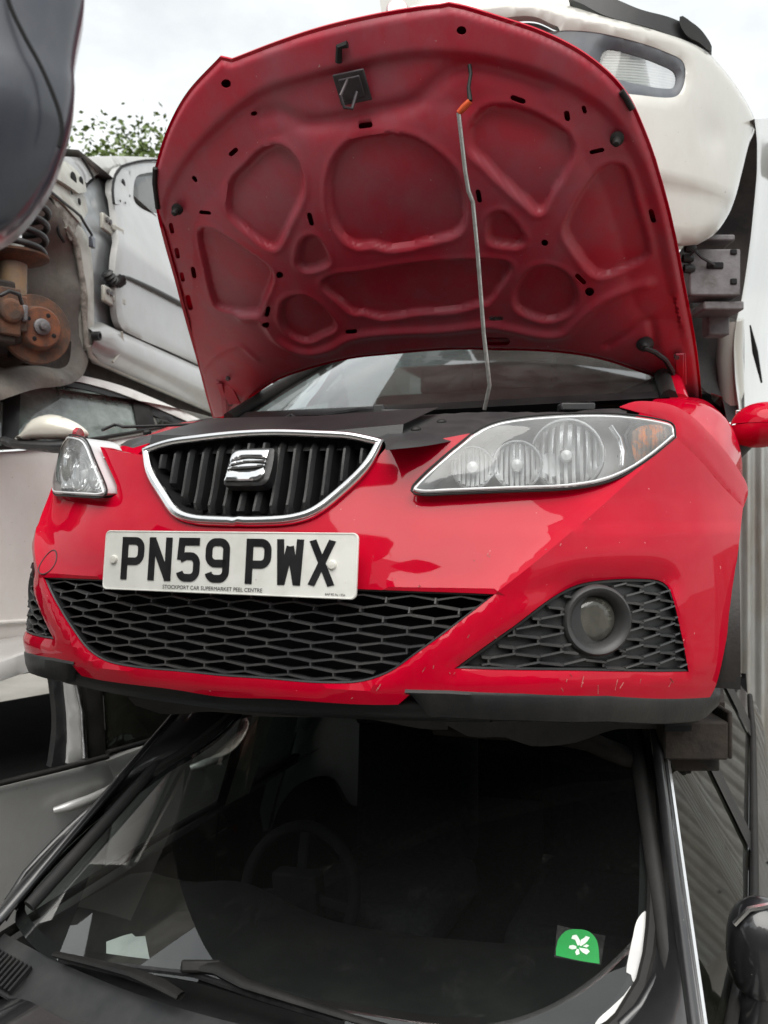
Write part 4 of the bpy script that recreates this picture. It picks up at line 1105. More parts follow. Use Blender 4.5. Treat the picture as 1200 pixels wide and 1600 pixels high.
def scratches():
    rnd = random.Random(5); mb = MB()
    for px, py, n, ln in ((960, 1075, 10, .020), (1010, 1078, 6, .018), (690, 1050, 8, .010), (880, 1068, 6, .012), (760, 985, 4, .016), (640, 905, 5, .008), (730, 870, 6, .006), (560, 1085, 5, .010), (1080, 1000, 4, .006), (900, 860, 5, .005)):
        x0, z0 = hit(px, py); a0 = float(u2a(x0))
        for k in range((n + 1)//2):
            a = a0 + rnd.gauss(0, .03); z = z0 + rnd.gauss(0, .007); t = rnd.gauss(1.2, .5); l = ln*rnd.uniform(.3, 1)
            P = onF(np.array([(a, z), (a + l*math.cos(t), z + l*math.sin(t))]), -.0003); mb.bar(P[0], P[1], rnd.uniform(.0006, .0014), .0004, (0, 1, 0))
    o = mb.build('scratches', 'scratch', red, smooth=False); o['kind'] = 'stuff'
MT['scratch'] = M('scratched_paint', (0.48, 0.16, 0.15), 0.7, c2=(0.2, 0.03, 0.03), scale=80)
scratches()
# ================================================================ the black car underneath
BO = np.array([.055, .04, CAM[2] - .87]); BYAW, BROLL = rad(-3), rad(4)
_c, _s, _cr2, _sr = math.cos(BYAW), math.sin(BYAW), math.cos(BROLL), math.sin(BROLL)
BX = np.array([_c*_cr2, _s*_cr2, _sr]); BY = np.array([-_s, _c, 0.0]); BZ = np.cross(BX, BY)
def B(p):
    p = np.asarray(p, float); return BO + p[..., :1]*BX + p[..., 1:2]*BY + p[..., 2:3]*BZ
def Binv(P): q = np.asarray(P, float) - BO; return np.stack([q @ BX, q @ BY, q @ BZ], -1)
blk = thing('black_car', 'black car at the bottom of the stack, its windscreen under the red bumper', 'car', (BO[0] + .3, BO[1] + .9, 0))
def wsY(x, z): return z*1.667 + .30*x*x - .10*np.abs(x)**3 + .06*z*z
def ws_hit(px, py):
    def g(P):
        q = Binv(P); return q[:, 1] - wsY(q[:, 0], q[:, 2])
    q = Binv(on_surf(px, py, g, .7, 3.6)); return (q[0], q[2])
def ws_pt(uv, off=0.0):
    return B(np.stack([uv[:, 0], wsY(uv[:, 0], uv[:, 1]) - off*.5, uv[:, 1] + off*.86], 1))
MT['glass_blk'] = GLASS('black_car_windscreen', (0.80, 0.87, 0.85), 2.6, 0.030, (0.34, 0.34, 0.32), 0.006, 13, 0.56, 0.80)
def blk_windscreen():
    vis_l = [ws_hit(*p) for p in ((370, 1117), (250, 1205), (140, 1290), (50, 1382), (24, 1424), (30, 1452), (64, 1488), (98, 1503))]
    bot = [ws_hit(*p) for p in ((160, 1512), (300, 1533), (420, 1568), (525, 1598), (700, 1640), (860, 1645), (930, 1618))]
    vis_r = [ws_hit(*p) for p in ((962, 1588), (995, 1534), (1010, 1450), (1013, 1320), (1011, 1215))]
    zt = .46
    pts = [(-.56, zt, 'c')] + vis_l + bot + vis_r + [(vis_r[-1][0] - .02, zt, 'c'), (0, zt + .015)]
    loop = smooth_path(pts, .02)
    panel('windscreen', lambda uv: ws_pt(uv), loop, [], .03, 'glass_blk', blk)
    # dark band printed round the edge of the glass (inside face)
    grid_mesh('windscreen_border', np.stack([ws_pt(loop, -.004), ws_pt(shrink(loop, -.0 + .016), -.004)], 1), 'void', blk, close_u=True)
    # rubber trims, left and right
    nl = len(vis_l)
    L_ = smooth_path([(-.56 + .0, zt)] + vis_l[:5], .03, closed=False); R_ = smooth_path([(vis_r[-1][0] - .02, zt)] + vis_r[::-1] + bot[::-1][:1], .03, closed=False)
    for path, w0, sg in ((L_, .032, -1), (R_, .024, 1)):
        rows = []
        for i, p in enumerate(path):
            t = path[min(i+1, len(path)-1)] - path[max(i-1, 0)]; t /= np.linalg.norm(t); n = np.array([t[1], -t[0]])*sg*(-1)
            if n[0]*sg < 0: n = -n
            row = []
            for f, h in ((-.10, .0), (0.0, .010), (.25, .014), (.7, .014), (1.0, .006), (1.02, -.02)):
                q = p + n*w0*f; row.append(ws_pt(q[None], h)[0])
            rows.append(row)
        grid_mesh('pillar_trim', np.array(rows), 'trim', blk, angle=15)
        path2 = np.array([ws_pt((p + np.array([sg*(w0 + .012), 0]))[None], .012)[0] for p in path])
        tube('pillar', path2 + BY*.014, .011, 'black_paint', blk, 10)
        path3 = np.array([ws_pt((p + np.array([sg*(w0 + .006), 0]))[None], .022)[0] for p in path])
    def edge_pt(px, py, ref, d): 
        q = ws_pt(np.array([ws_hit(*ref)]), .0)[0]; return at_depth(px, py, float((q - CAM) @ FW) + d)
    tube('pillar_reflection_strip', [edge_pt(1046, 1212, (1010, 1215), -.03), edge_pt(1049, 1320, (1012, 1320), -.03), edge_pt(1054, 1450, (1010, 1450), -.03), edge_pt(1060, 1540, (1000, 1530), -.03), edge_pt(1064, 1620, (965, 1588), -.02)], .0038, 'chrome', blk, 6)  # chrome line added to imitate the white reflection along the pillar
    return L_, R_
blk_ws_edges = blk_windscreen()

def blk_bonnet():
    xs = np.linspace(-.80, .80, 41); rows = []
    for x in xs:
        row = []
        y1 = float(wsY(x, -.045)) - .055 - .02*abs(x); 
        for t in np.linspace(0, 1, 18):
            y = y1 - 1.05*t - .0; z = -.050 - .015*t - .20*t**2.2 - .10*(abs(x)/.8)**3.5 + .02*math.exp(-((abs(x) - .5)/.10)**2)
            row.append((x*(1 - .06*t*t), y, z))
        rows.append(row)
    grid_mesh('bonnet', B(np.array(rows)), 'black_paint', blk)
    rows = []
    for x in np.linspace(-.74, .74, 41):
        y1 = float(wsY(x, -.03)); rows.append([(x, y1 + .01, -.030), (x, y1 - .02, -.042), (x, y1 - .05, -.062), (x, y1 - .085, -.070), (x, y1 - .10, -.060)])
    grid_mesh('scuttle', B(np.array(rows)), 'grey_plastic', blk)
    # vent slats in the scuttle corner
    for k in range(9):
        x = -.70 + k*.016; y1 = float(wsY(x, -.03))
        mb = MB(); mb.bar(B(np.array([x, y1 - .025, -.040])), B(np.array([x + .004, y1 - .085, -.060])), .006, .010, BZ); mb.build('vent_slat', 'black_plastic', blk)
    # front wings and lower sides
    for sgn in (1, -1):
        rows = []
        for y in np.linspace(-1.0, 3.1, 30):
            bow = .835 + .03*math.sin((y + 1)/4.1*math.pi) - (.10*((-.4 - y)/.6)**2 if y < -.4 else 0) - (.12*((y - 2.4)/.7)**2 if y > 2.4 else 0)
            belt = np.interp(y, [-1.0, -.1, 1.0, 2.4, 3.1], [-.24, -.085, -.045, .02, .05])
            zb = -.80
            for cy in (-.45, 2.15):
                if abs(y - cy) < .34: zb = max(zb, -.66 + math.sqrt(.34**2 - (y - cy)**2))
            rows.append([(sgn*(bow - .10), y, belt + .004), (sgn*(bow - .05), y, belt), (sgn*(bow - .015), y, belt - .05), (sgn*bow, y, belt - .14), (sgn*(bow + .005), y, min(-.42, belt - .2)), (sgn*(bow - .02), y, max(zb, -.8))])
        grid_mesh('body_side', B(np.array(rows)), 'black_paint', blk)
blk_bonnet()

def blk_cabin():
    # side glass, frames and doors
    for sgn in (1, -1):
        def side(y, t):
            belt = np.interp(y, [0, 1.0, 2.4], [-.05, -.04, .02]); top = .455
            front = min(1.0, max(0.0, (y + .02)/.78)); rear = min(1.0, max(.05, (2.75 - y)/.75))
            z = belt + (top - belt)*t*min(front, rear)
            x = .745 + .055*min(1, max(0, y)/.7) - .20*max(0, (z - belt))/.50 - .02*max(0, (y - 2.0))
            return (sgn*x, y, z)
        for y0, y1, k in ((.16, .98, 1), (1.08, 1.95, 1)):
            G = np.array([[side(y, t) for t in np.linspace(.03, .93, 8)] for y in np.linspace(y0, y1, 12)])
            grid_mesh('side_window', B(G), 'glass_side' if sgn > 0 else 'glass_open', blk)
        for y0, y1 in ((.97, 1.09), (1.94, 2.15)):
            G = np.array([[np.array(side(y, t)) + np.array([sgn*.006, 0, 0]) for t in np.linspace(0, 1, 8)] for y in np.linspace(y0, y1, 4)])
            grid_mesh('door_pillar', B(G), 'black_plastic', blk)
        path = np.array([np.array(side(y, 1.0)) + np.array([sgn*.004, 0, .004]) for y in np.linspace(-.02, 2.6, 30)])
        tube('door_frame', B(path), .011, 'black_paint', blk, 10)
        # painted skin of the windscreen pillar, from the glass trim round to the door frame
        edge = blk_ws_edges[1] if sgn > 0 else blk_ws_edges[0]; k = np.linspace(0, 1, 18); ek = np.linspace(0, 1, len(edge))
        E = np.stack([np.interp(k, ek, edge[:, 0]), np.interp(k, ek, edge[:, 1])], 1)
        yy = np.linspace(.80, .02, 18); rows = []
        for (ex, ez), y in zip(E, yy):
            a_ = Binv(ws_pt(np.array([[ex + sgn*.020, ez]]), .008))[0]; z_ = np.array(side(y, 1.0)) + np.array([sgn*.004, 0, .004])
            rows.append([a_*(1 - t) + z_*t + np.array([sgn*.010, -.006, .010])*math.sin(t*math.pi) for t in np.linspace(0, 1, 6)])
        grid_mesh('pillar_skin', B(np.array(rows)), 'black_paint', blk)
        path = np.array([np.array(side(y, .97)) + np.array([sgn*.018, 0, 0]) for y in np.linspace(.10, 2.55, 30)])
        tube('window_bright_strip', B(path), .006, 'chrome', blk, 6)
        path = np.array([np.array(side(y, 0.0)) + np.array([sgn*.006, 0, .006]) for y in np.linspace(.02, 2.6, 26)])
        tube('window_seal', B(path), .011, 'trim', blk, 8)
        mb = MB(); c = B(np.array([sgn*.872, 1.02, -.15])); mb.frame(c, BX, BY, BZ, .028, .17, .024); mb.build('door_handle', 'black_paint', blk, bevel=.008)
        for yy in (.02, 1.03):
            tube('door_gap', B(np.array([(sgn*.869, yy, -.72), (sgn*.868, yy, -.4), (sgn*.862, yy, -.20), (sgn*.835, yy, -.07)])), .003, 'void', blk, 5)
    S = np.linspace(-1, 1, 21)
    roof = np.array([[(s*(.56 + .01*math.sin(math.pi*t)), .83 + 1.60*t - .06*(1 - s*s)*(1-t) + .10*s*s*(1-t), .475 + .03*math.sin(math.pi*min(1, t*1.1)) - .035*abs(s)**4) for t in np.linspace(0, 1, 12)] for s in S])
    grid_mesh('roof', B(roof), 'black_paint', blk)
    hatch = np.array([[(s*(.56 + .2*t), 2.43 + .62*t - .12*s*s, .47 - .40*t) for t in np.linspace(0, 1, 5)] for s in S])
    grid_mesh('rear_window', B(hatch), 'glass_side', blk)
    tail = np.array([[(s*.78, 3.08 - .2*abs(s)**3, .07 - .85*t) for t in np.linspace(0, 1, 5)] for s in S])
    grid_mesh('tailgate', B(tail), 'black_paint', blk)
    # interior
    xs = np.linspace(-.74, .74, 31); rows = []
    for x in xs:
        y1 = float(wsY(x, -.05)) + .03; hump = .05*math.exp(-((x + .36)/.17)**2)
        rows.append([(x, y1, -.06), (x, y1 + .18, -.055 + .3*hump), (x, y1 + .42, -.06 + hump), (x, y1 + .50, -.085 + hump), (x, y1 + .53, -.16), (x, y1 + .50, -.45)])
    grid_mesh('dashboard', B(np.array(rows)), 'dash', blk)
    mb = MB(); c = np.array([-.44, .86, -.23]); A = np.array([0, .93, -.36]); 
    ring = []
    u = np.array([1., 0, 0]); v = np.cross(A/np.linalg.norm(A), u)
    for a in np.linspace(0, 2*math.pi, 33)[:-1]: ring.append(B(c + .185*(math.cos(a)*u + math.sin(a)*v)))
    sw = tube('steering_wheel', np.array(ring), .019, 'void', blk, 8, closed=True)
    mb = MB()
    for a in (rad(8), rad(172), rad(270)): mb.bar(B(c), B(c + .18*(math.cos(a)*u + math.sin(a)*v)), .035, .016, BY)
    mb.frame(B(c), BX, BY, BZ, .15, .06, .13); mb.build('wheel_hub', 'void', sw, bevel=.028)
    for sx in (-.36, .36):
        g = bpy.data.objects.new('front_seat', None); col.objects.link(g); put(g, blk)
        mb = MB(); mb.frame(B(np.array([sx, 1.30, -.42])), BX, BY, BZ, .50, .52, .16); mb.build('seat_cushion', 'seat', g, bevel=.05)
        mb = MB(); mb.frame(B(np.array([sx, 1.62, -.08])), BX, BY*.97 + BZ*.24, BZ*.97 - BY*.0 + BY*.2, .48, .13, .62); mb.build('seat_back', 'seat', g, bevel=.05)
        mb = MB(); mb.frame(B(np.array([sx, 1.72, .32])), BX, BY, BZ, .26, .10, .17); hr = mb.build('headrest', 'seat', g, bevel=.035)
        mb = MB()
        for dx in (-.06, .06): mb.tube([B(np.array([sx + dx, 1.70, .16])), B(np.array([sx + dx, 1.71, .27]))], .006, 8)
        mb.build('headrest_post', 'chrome', hr)
    mb = MB(); mb.frame(B(np.array([0, 2.35, -.1])), BX, BY, BZ, 1.25, .15, .6); mb.build('rear_bench', 'seat', blk, bevel=.05)
    mb = MB(); mb.frame(B(np.array([0, 1.3, -.56])), BX, BY, BZ, 1.5, 3.2, .04); mb.build('floor_pan', 'seat', blk)
    # pale pillar trims inside
    for sgn in (-1, 1):
        G = np.array([[(sgn*(.74 - .19*t), 1.0 + w + .10*t*0, -.02 + .44*t) for t in np.linspace(0, 1, 6)] for w in (-.07, .07)])
        grid_mesh('inner_pillar_trim', B(G), 'cream', blk)
        tube('inner_pillar', B(np.array([(sgn*(.70 - .14*t), .12 + .66*t, .02 + .40*t) for t in np.linspace(0, 1, 8)])), .016, 'dash', blk, 8)
    G = np.array([[(x, .95 + 1.4*t, .44) for t in np.linspace(0, 1, 4)] for x in np.linspace(-.55, .55, 5)]); grid_mesh('headlining', B(G), 'dash', blk)
    # rear-view mirror
    mb = MB(); mb.frame(B(np.array([.0, .66, .36])), BX, BY, BZ, .22, .03, .065); mb.build('rear_view_mirror', 'dash', blk, bevel=.015)
MT['glass_open'] = GLASS('clean_side_glass', (0.86, 0.90, 0.88), 1.2, 0.02)
MT['glass_side'] = GLASS('side_glass', (0.14, 0.18, 0.165), 1.1, 0.06, (0.40, 0.40, 0.32), 0.02, 5, 0.4, 0.75, (1, 1, 2))
blk_cabin()

def blk_details():
    def wp(px, py, off): return ws_pt(np.array([ws_hit(px, py)]), off)[0]
    # wipers: arm + blade
    w = bpy.data.objects.new('wiper', None); col.objects.link(w); put(w, blk)
    mb = MB(); pth = [wp(92, 1500, .02), wp(160, 1520, .03), wp(220, 1538, .035), wp(262, 1556, .035), wp(292, 1572, .03)]
    P = tube_pts(pth, [.008, .010, .012, .014, .011], 8, squash=.6); mb.grid(P, True); mb.build('wiper_arm', 'trim', w)
    tube('wiper_blade', [wp(98, 1503, .012), wp(200, 1530, .014), wp(280, 1558, .012)], .006, 'wire', w, 6)
    w = bpy.data.objects.new('wiper', None); col.objects.link(w); put(w, blk)
    pth = [wp(300, 1524, .03), wp(352, 1532, .035), wp(392, 1556, .035), wp(470, 1580, .03), wp(560, 1606, .025), wp(660, 1634, .025)]
    tube('wiper_arm', pth, [.012, .016, .012, .009, .008, .008], 'trim', w, 8, squash=.65)
    mb = MB(); mb.frame(wp(325, 1528, .035), RT, FW*.5 + UP*.86, FW*.86 - UP*.5, .075, .022, .02); mb.build('wiper_joint', 'trim', w, bevel=.005)
    tube('wiper_blade', [wp(100, 1506, .01), wp(200, 1518, .016), wp(310, 1532, .018), wp(420, 1568, .014), wp(540, 1604, .012)], .006, 'wire', w, 6)
    # washer nozzle on the bonnet
    mb = MB(); mb.lathe(B(np.array([-.50, -.16, -.055])), BZ, [(.018, 0), (.016, .010), (.009, .015), (0, .016)], 14); mb.build('washer_nozzle', 'black_plastic', blk)
    # right-hand door mirror
    g = bpy.data.objects.new('door_mirror', None); col.objects.link(g); put(g, blk)
    c = at_depth(1192, 1482, 1.42)
    rows = []
    for u in np.linspace(0, 2*math.pi, 25)[:-1]:
        row = []
        for v in np.linspace(-math.pi/2, math.pi/2, 14):
            cu, su = math.cos(u), math.sin(u)
            p = RT*(.060*np.sign(cu)*abs(cu)**.8*math.cos(v)**.8) + UP*(.088*np.sign(su)*abs(su)**.8*math.cos(v)**.8) + FW*(.055*math.sin(v)); row.append(c + p)
        rows.append(row)
    grid_mesh('mirror_housing', np.array(rows), 'black_paint', g, close_u=True, angle=60)
    tube('mirror_arm', [c - UP*.06, c - UP*.11 - RT*.01, c - UP*.17 - RT*.02 + FW*.03], [.035, .032, .04], 'black_paint', g, 10)
    tube('mirror_bright_edge', [c + RT*(-.058) + UP*.052 - FW*.02, c - RT*.035 + UP*.080 - FW*.025, c + RT*.02 + UP*.088 - FW*.02], .005, 'chrome', g, 6)
blk_details()

# ---- things on the windscreen: separate from the car
def on_glass(name, px, mat, off, step=.006, parent=None):
    lp = smooth_path([ws_hit(p[0], p[1]) + (('c',) if len(p) > 2 else ()) for p in px], .006)
    return panel(name, lambda uv: ws_pt(uv, off), lp, [], step, mat, parent)
st = thing('parking_sticker', 'green round sticker with a white oak-leaf emblem on the black car windscreen', 'sticker', tuple(ws_pt(np.array([ws_hit(905, 1480)]))[0]))
on_glass('film', [(871, 1446, 'c'), (946, 1463, 'c'), (939, 1509, 'c'), (866, 1496, 'c')], 'film', .0012, .02, st)
on_glass('green_disc', [(869, 1484, 'c'), (872, 1470), (884, 1456), (902, 1453), (921, 1457), (933, 1471), (936, 1489), (937, 1507, 'c'), (905, 1502), (869, 1494, 'c')], 'green', .0020, .01, st)
for leaf in ([(903, 1479), (899, 1470), (893, 1468), (895, 1463), (901, 1462), (904, 1466), (907, 1472), (906, 1478)],
             [(906, 1479), (908, 1470), (913, 1467), (916, 1464), (922, 1466), (919, 1471), (914, 1476), (908, 1480)],
             [(901, 1480), (896, 1478), (890, 1479), (889, 1483), (894, 1485), (901, 1484)],
             [(905, 1482), (910, 1483), (918, 1484), (922, 1488), (917, 1493), (911, 1490), (907, 1486)],
             [(902, 1484), (899, 1489), (901, 1494), (906, 1492), (905, 1485)],
             [(911, 1480), (917, 1477), (921, 1479), (917, 1482)]):
    on_glass('leaf_emblem', leaf, 'white_print', .0027, .02, st)
t = on_glass('paper_label', [(1008, 1424), (1013, 1430), (1012, 1470), (1004, 1505), (992, 1538), (986, 1524), (979, 1520), (984, 1488), (990, 1460), (995, 1440)], 'paper', .0015)
tag(t, 'torn white paper label at the right edge of the black windscreen', 'label')
t = on_glass('paper_label', [(990, 1540), (984, 1560), (965, 1582), (940, 1600), (930, 1600), (955, 1575), (975, 1556)], 'paper', .0015)
tag(t, 'curved white paper strip low in the windscreen corner', 'label')
t = on_glass('sky_reflection_patch', [(160, 1462, 'c'), (188, 1452), (200, 1449, 'c'), (206, 1454, 'c'), (221, 1453, 'c'), (232, 1510, 'c'), (200, 1516), (160, 1508, 'c')], 'paper', -.02)  # flat white patch in place of the sky mirrored in the glass
tag(t, 'white patch standing for a sky reflection, lower left of the black windscreen', 'paper')  # not real paper: the patch only imitates the sky reflection
# ================================================================ the stack on the left: three pale cars side on
MT['glass_teal'] = GLASS('reflection_haze_glass', (0.45, 0.56, 0.52), 1.8, 0.65, (0.52, 0.62, 0.58), 0.03, 4, 0.35, 0.75)  # pale teal haze colour stands in for the reflection on the side windows
MT['mirror_white'] = M('mirror_white', (0.78, 0.76, 0.66), 0.3, 0, .8, .05, c2=(.7, .68, .6), scale=8)
class Side:
    """vertical plane of a car's flank; u runs along the car (away from the viewer), v is height"""
    def __init__(s, px, py, d, vpx):
        s.O = at_depth(px, py, d); s.D = RT*((vpx - 600)/FPX) + FW; s.D /= np.linalg.norm(s.D)
        s.N = np.cross(s.D, UP); s.N = s.N if s.N @ (CAM - s.O) > 0 else -s.N
        s.bow = lambda u, v: 0*u
    def uv(s, px, py, off=0.0):
        o = off
        for _ in range(8):
            P = on_plane(px, py, s.O + s.N*o, s.N) - s.O; u, v = float(P @ s.D), float(P[2]); o = off + float(s.bow(np.array(u), np.array(v)))
        return (u, v)
    def pt(s, u, v, off=0.0): return s.O + s.D*u + UP*v + s.N*(off + float(s.bow(np.array(u), np.array(v))))
    def map(s, uv, off=0.0):
        u, v = uv[:, 0], uv[:, 1]; return s.O + u[:, None]*s.D + v[:, None]*UP + (off + s.bow(u, v))[:, None]*s.N
    def at(s, px, py, off=0.0): u, v = s.uv(px, py, off); return s.pt(u, v, off)
    def loop(s, px, step=.02, off=0.0): return smooth_path([s.uv(p[0], p[1], off) + (('c',) if len(p) > 2 else ()) for p in px], step)
    def panel(s, name, px, mat, parent, off=0.0, thick=.03, holes=(), step=.035, edge=.008):
        lp = s.loop(px, .02, off); hl = [s.loop(h, .02, off) for h in holes]
        def mp(uv):
            d = dist_loop(uv, lp)[0]
            for h in hl: d = np.minimum(d, dist_loop(uv, h)[0])
            P = s.map(uv, off); return P - s.N*(edge*(1 - np.clip(d/.02, 0, 1))**2)[:, None]
        return panel(name, mp, lp, hl, step, mat, parent, thick, -s.N)
    def tube(s, name, px, r, mat, parent, off=0.0, n=10, squash=1.0):
        P = smooth_path(list(px), 12.0, closed=False)
        rr = r if np.isscalar(r) else np.interp(np.linspace(0, 1, len(P)), np.linspace(0, 1, len(r)), r)
        return tube(name, [s.at(a, b, off) for a, b in P], rr, mat, parent, n, squash=squash)

# ---- lowest: silver car standing on the ground
LS = Side(140, 1250, 2.5, 1700)
LS.bow = lambda u, v: .03*np.cos(np.clip((v + .15)/.5, -1.5, 1.5)) - .03 - .30*np.clip(v - .13, 0, 1)
ls = thing('silver_saloon', 'silver car at ground level beside the black car, front window wound down', 'car', tuple(LS.O*np.array([1, 1, 0]) - LS.N*np.array([.7, .7, 0])))
LS.panel('front_door', [(-200, 1284), (0, 1231), (100, 1207), (166, 1189, 'c'), (178, 1205), (180, 1240), (172, 1300), (150, 1420), (120, 1640, 'c'), (-200, 1740, 'c')], 'silver', ls)
LS.panel('rear_door', [(169, 1190, 'c'), (240, 1163), (310, 1141), (400, 1115), (470, 1098, 'c'), (462, 1150), (436, 1235), (420, 1300, 'c'), (330, 1420, 'c'), (130, 1600, 'c'), (155, 1420), (176, 1300), (183, 1240)], 'silver', ls)
LS.panel('rear_wing', [(473, 1097, 'c'), (520, 1083), (640, 1050), (700, 1100), (700, 1200), (560, 1260), (520, 1215), (470, 1225), (440, 1260), (425, 1300, 'c'), (440, 1235), (465, 1150)], 'silver', ls)
LS.tube('window_seal', [(-200, 1276), (0, 1224), (100, 1200), (168, 1182)], .012, 'trim', ls, .012, squash=.7)
LS.tube('window_seal', [(168, 1176), (240, 1156), (310, 1136), (470, 1092)], .012, 'trim', ls, .012, squash=.7)
LS.panel('door_pillar', [(103, 1060, 'c'), (122, 1060, 'c'), (132, 1110), (139, 1188, 'c'), (108, 1194, 'c'), (110, 1130)], 'silver', ls, off=-.01)
LS.panel('pillar_trim', [(82, 1050, 'c'), (101, 1056, 'c'), (108, 1130), (106, 1196, 'c'), (82, 1200, 'c'), (90, 1130)], 'black_plastic', ls, off=-.025)
LS.panel('pillar_trim', [(136, 1050, 'c'), (160, 1050, 'c'), (167, 1178, 'c'), (141, 1186, 'c')], 'trim', ls, off=-.005)
LS.panel('rear_side_window', [(162, 1055, 'c'), (330, 1045), (440, 1060), (470, 1092, 'c'), (310, 1136), (168, 1176, 'c')], 'glass_side', ls, off=-.02, thick=.004)
LS.panel('window_frame', [(-200, 1100, 'c'), (0, 1036), (100, 1005), (300, 985), (470, 1010), (560, 1060, 'c'), (470, 1092, 'c'), (440, 1050), (300, 1030), (160, 1043), (60, 1048), (0, 1066), (-200, 1135, 'c')], 'silver', ls, off=-.02)
def ls_body():
    u0, v0 = LS.uv(0, 1040); G = []
    for u in np.linspace(-1.2, 2.4, 16): G.append([LS.pt(u, .40 + .02*math.sin(u), -.12 - w) for w in np.linspace(0, 1.15, 5)])
    grid_mesh('roof', np.array(G), 'silver', ls)
    mb = MB(); c = LS.O - LS.N*.75 + LS.D*.7 - UP*.35; mb.frame(c, LS.D, LS.N, UP, 4.0, 1.3, .75); mb.build('body_shell', 'void', ls)
    mb = MB(); c = LS.O - LS.N*.45 + LS.D*.35 - UP*.05; mb.frame(c, LS.D, LS.N, UP, .16, .45, .65); mb.build('front_seat', 'seat', ls, bevel=.05)
    for px in ((-1,),): pass
    for cy in ((135, 1248), (330, 1187)):
        c = LS.at(*cy, .035); k = 1.0 if cy[0] < 200 else .8
        h = tube('door_handle', [c - LS.D*.095*k - UP*.012 - LS.N*.012, c - LS.D*.06*k - UP*.004 + LS.N*.012, c + LS.N*.016, c + LS.D*.06*k + UP*.008 + LS.N*.012, c + LS.D*.095*k + UP*.012 - LS.N*.012], [.010, .015, .016, .015, .010], 'silver', ls, 10)
        mb = MB(); mb.lathe(c - LS.N*.034, LS.N, [(.042, 0), (.038, .0005), (.0, .001)], 20, up=UP); mb.build('handle_recess', 'silver', h)
    tube('pillar_edge', [LS.at(118, 1062, .0), LS.at(128, 1110, .0), LS.at(132, 1185, .0)], .010, 'chrome', ls, 8)
ls_body()

# ---- middle: white car with its door mirror
MW = Side(40, 850, 3.15, 1500)
MW.bow = lambda u, v: .05*np.cos(np.clip((v + .1)/.5, -1.5, 1.5)) - .05 - .42*np.clip(v - .37, 0, 1)
mw = thing('white_hatchback', 'dusty white car with white door mirror, middle of the left stack', 'car', tuple(MW.O - MW.N*.8 - UP*.5))
MW.panel('door', [(-260, 716, 'c'), (-100, 708), (0, 706), (80, 700), (160, 690), (238, 676, 'c'), (330, 660), (420, 652, 'c'), (420, 960, 'c'), (200, 990), (40, 1000), (-100, 1006), (-260, 1010, 'c')], 'offwhite', mw)
MW.panel('sill', [(-260, 1012, 'c'), (40, 1003), (420, 962, 'c'), (420, 1010, 'c'), (40, 1026), (-260, 1040, 'c')], 'rust_brown', mw, off=-.02)
MW.tube('side_moulding', [(-260, 985), (-100, 978), (40, 970), (200, 962)], .014, 'offwhite', mw, .004, squash=.6)
MW.tube('window_seal', [(-260, 712), (-100, 703), (0, 700), (80, 694), (160, 684), (240, 670), (330, 655)], .014, 'trim', mw, .01, squash=.6)
MW.panel('roof_rail', [(-260, 680, 'c'), (-60, 622), (0, 600), (45, 582), (90, 581), (150, 591), (210, 609), (300, 648), (345, 672, 'c'), (335, 676, 'c'), (290, 656), (205, 620), (150, 602), (95, 592), (50, 594), (0, 614), (-60, 636), (-260, 692, 'c')], 'offwhite', mw, off=-.02)
MW.panel('window_frame', [(-260, 694, 'c'), (-60, 637), (0, 616), (50, 596), (95, 594), (150, 604), (205, 622), (290, 657), (330, 677, 'c'), (318, 680, 'c'), (280, 664), (210, 636), (205, 630), (150, 612), (100, 603), (60, 604), (34, 613, 'c'), (30, 700, 'c'), (6, 702, 'c'), (8, 626, 'c'), (-60, 650), (-260, 706, 'c')], 'black_plastic', mw, off=-.028)
MW.panel('door_pillar', [(208, 622, 'c'), (236, 634, 'c'), (246, 668, 'c'), (218, 672, 'c')], 'trim', mw, off=-.022)
MW.panel('side_window', [(34, 614, 'c'), (60, 605), (100, 604), (150, 613), (206, 630, 'c'), (216, 672, 'c'), (160, 682), (80, 692), (30, 698, 'c')], 'glass_teal', mw, off=-.035, thick=.004)
MW.panel('side_window', [(240, 638, 'c'), (280, 658), (318, 682, 'c'), (250, 668, 'c')], 'glass_side', mw, off=-.035, thick=.004)
MW.panel('side_window', [(-260, 708, 'c'), (-60, 652), (6, 628, 'c'), (4, 700, 'c'), (-100, 704), (-260, 714, 'c')], 'glass_teal', mw, off=-.035, thick=.004)
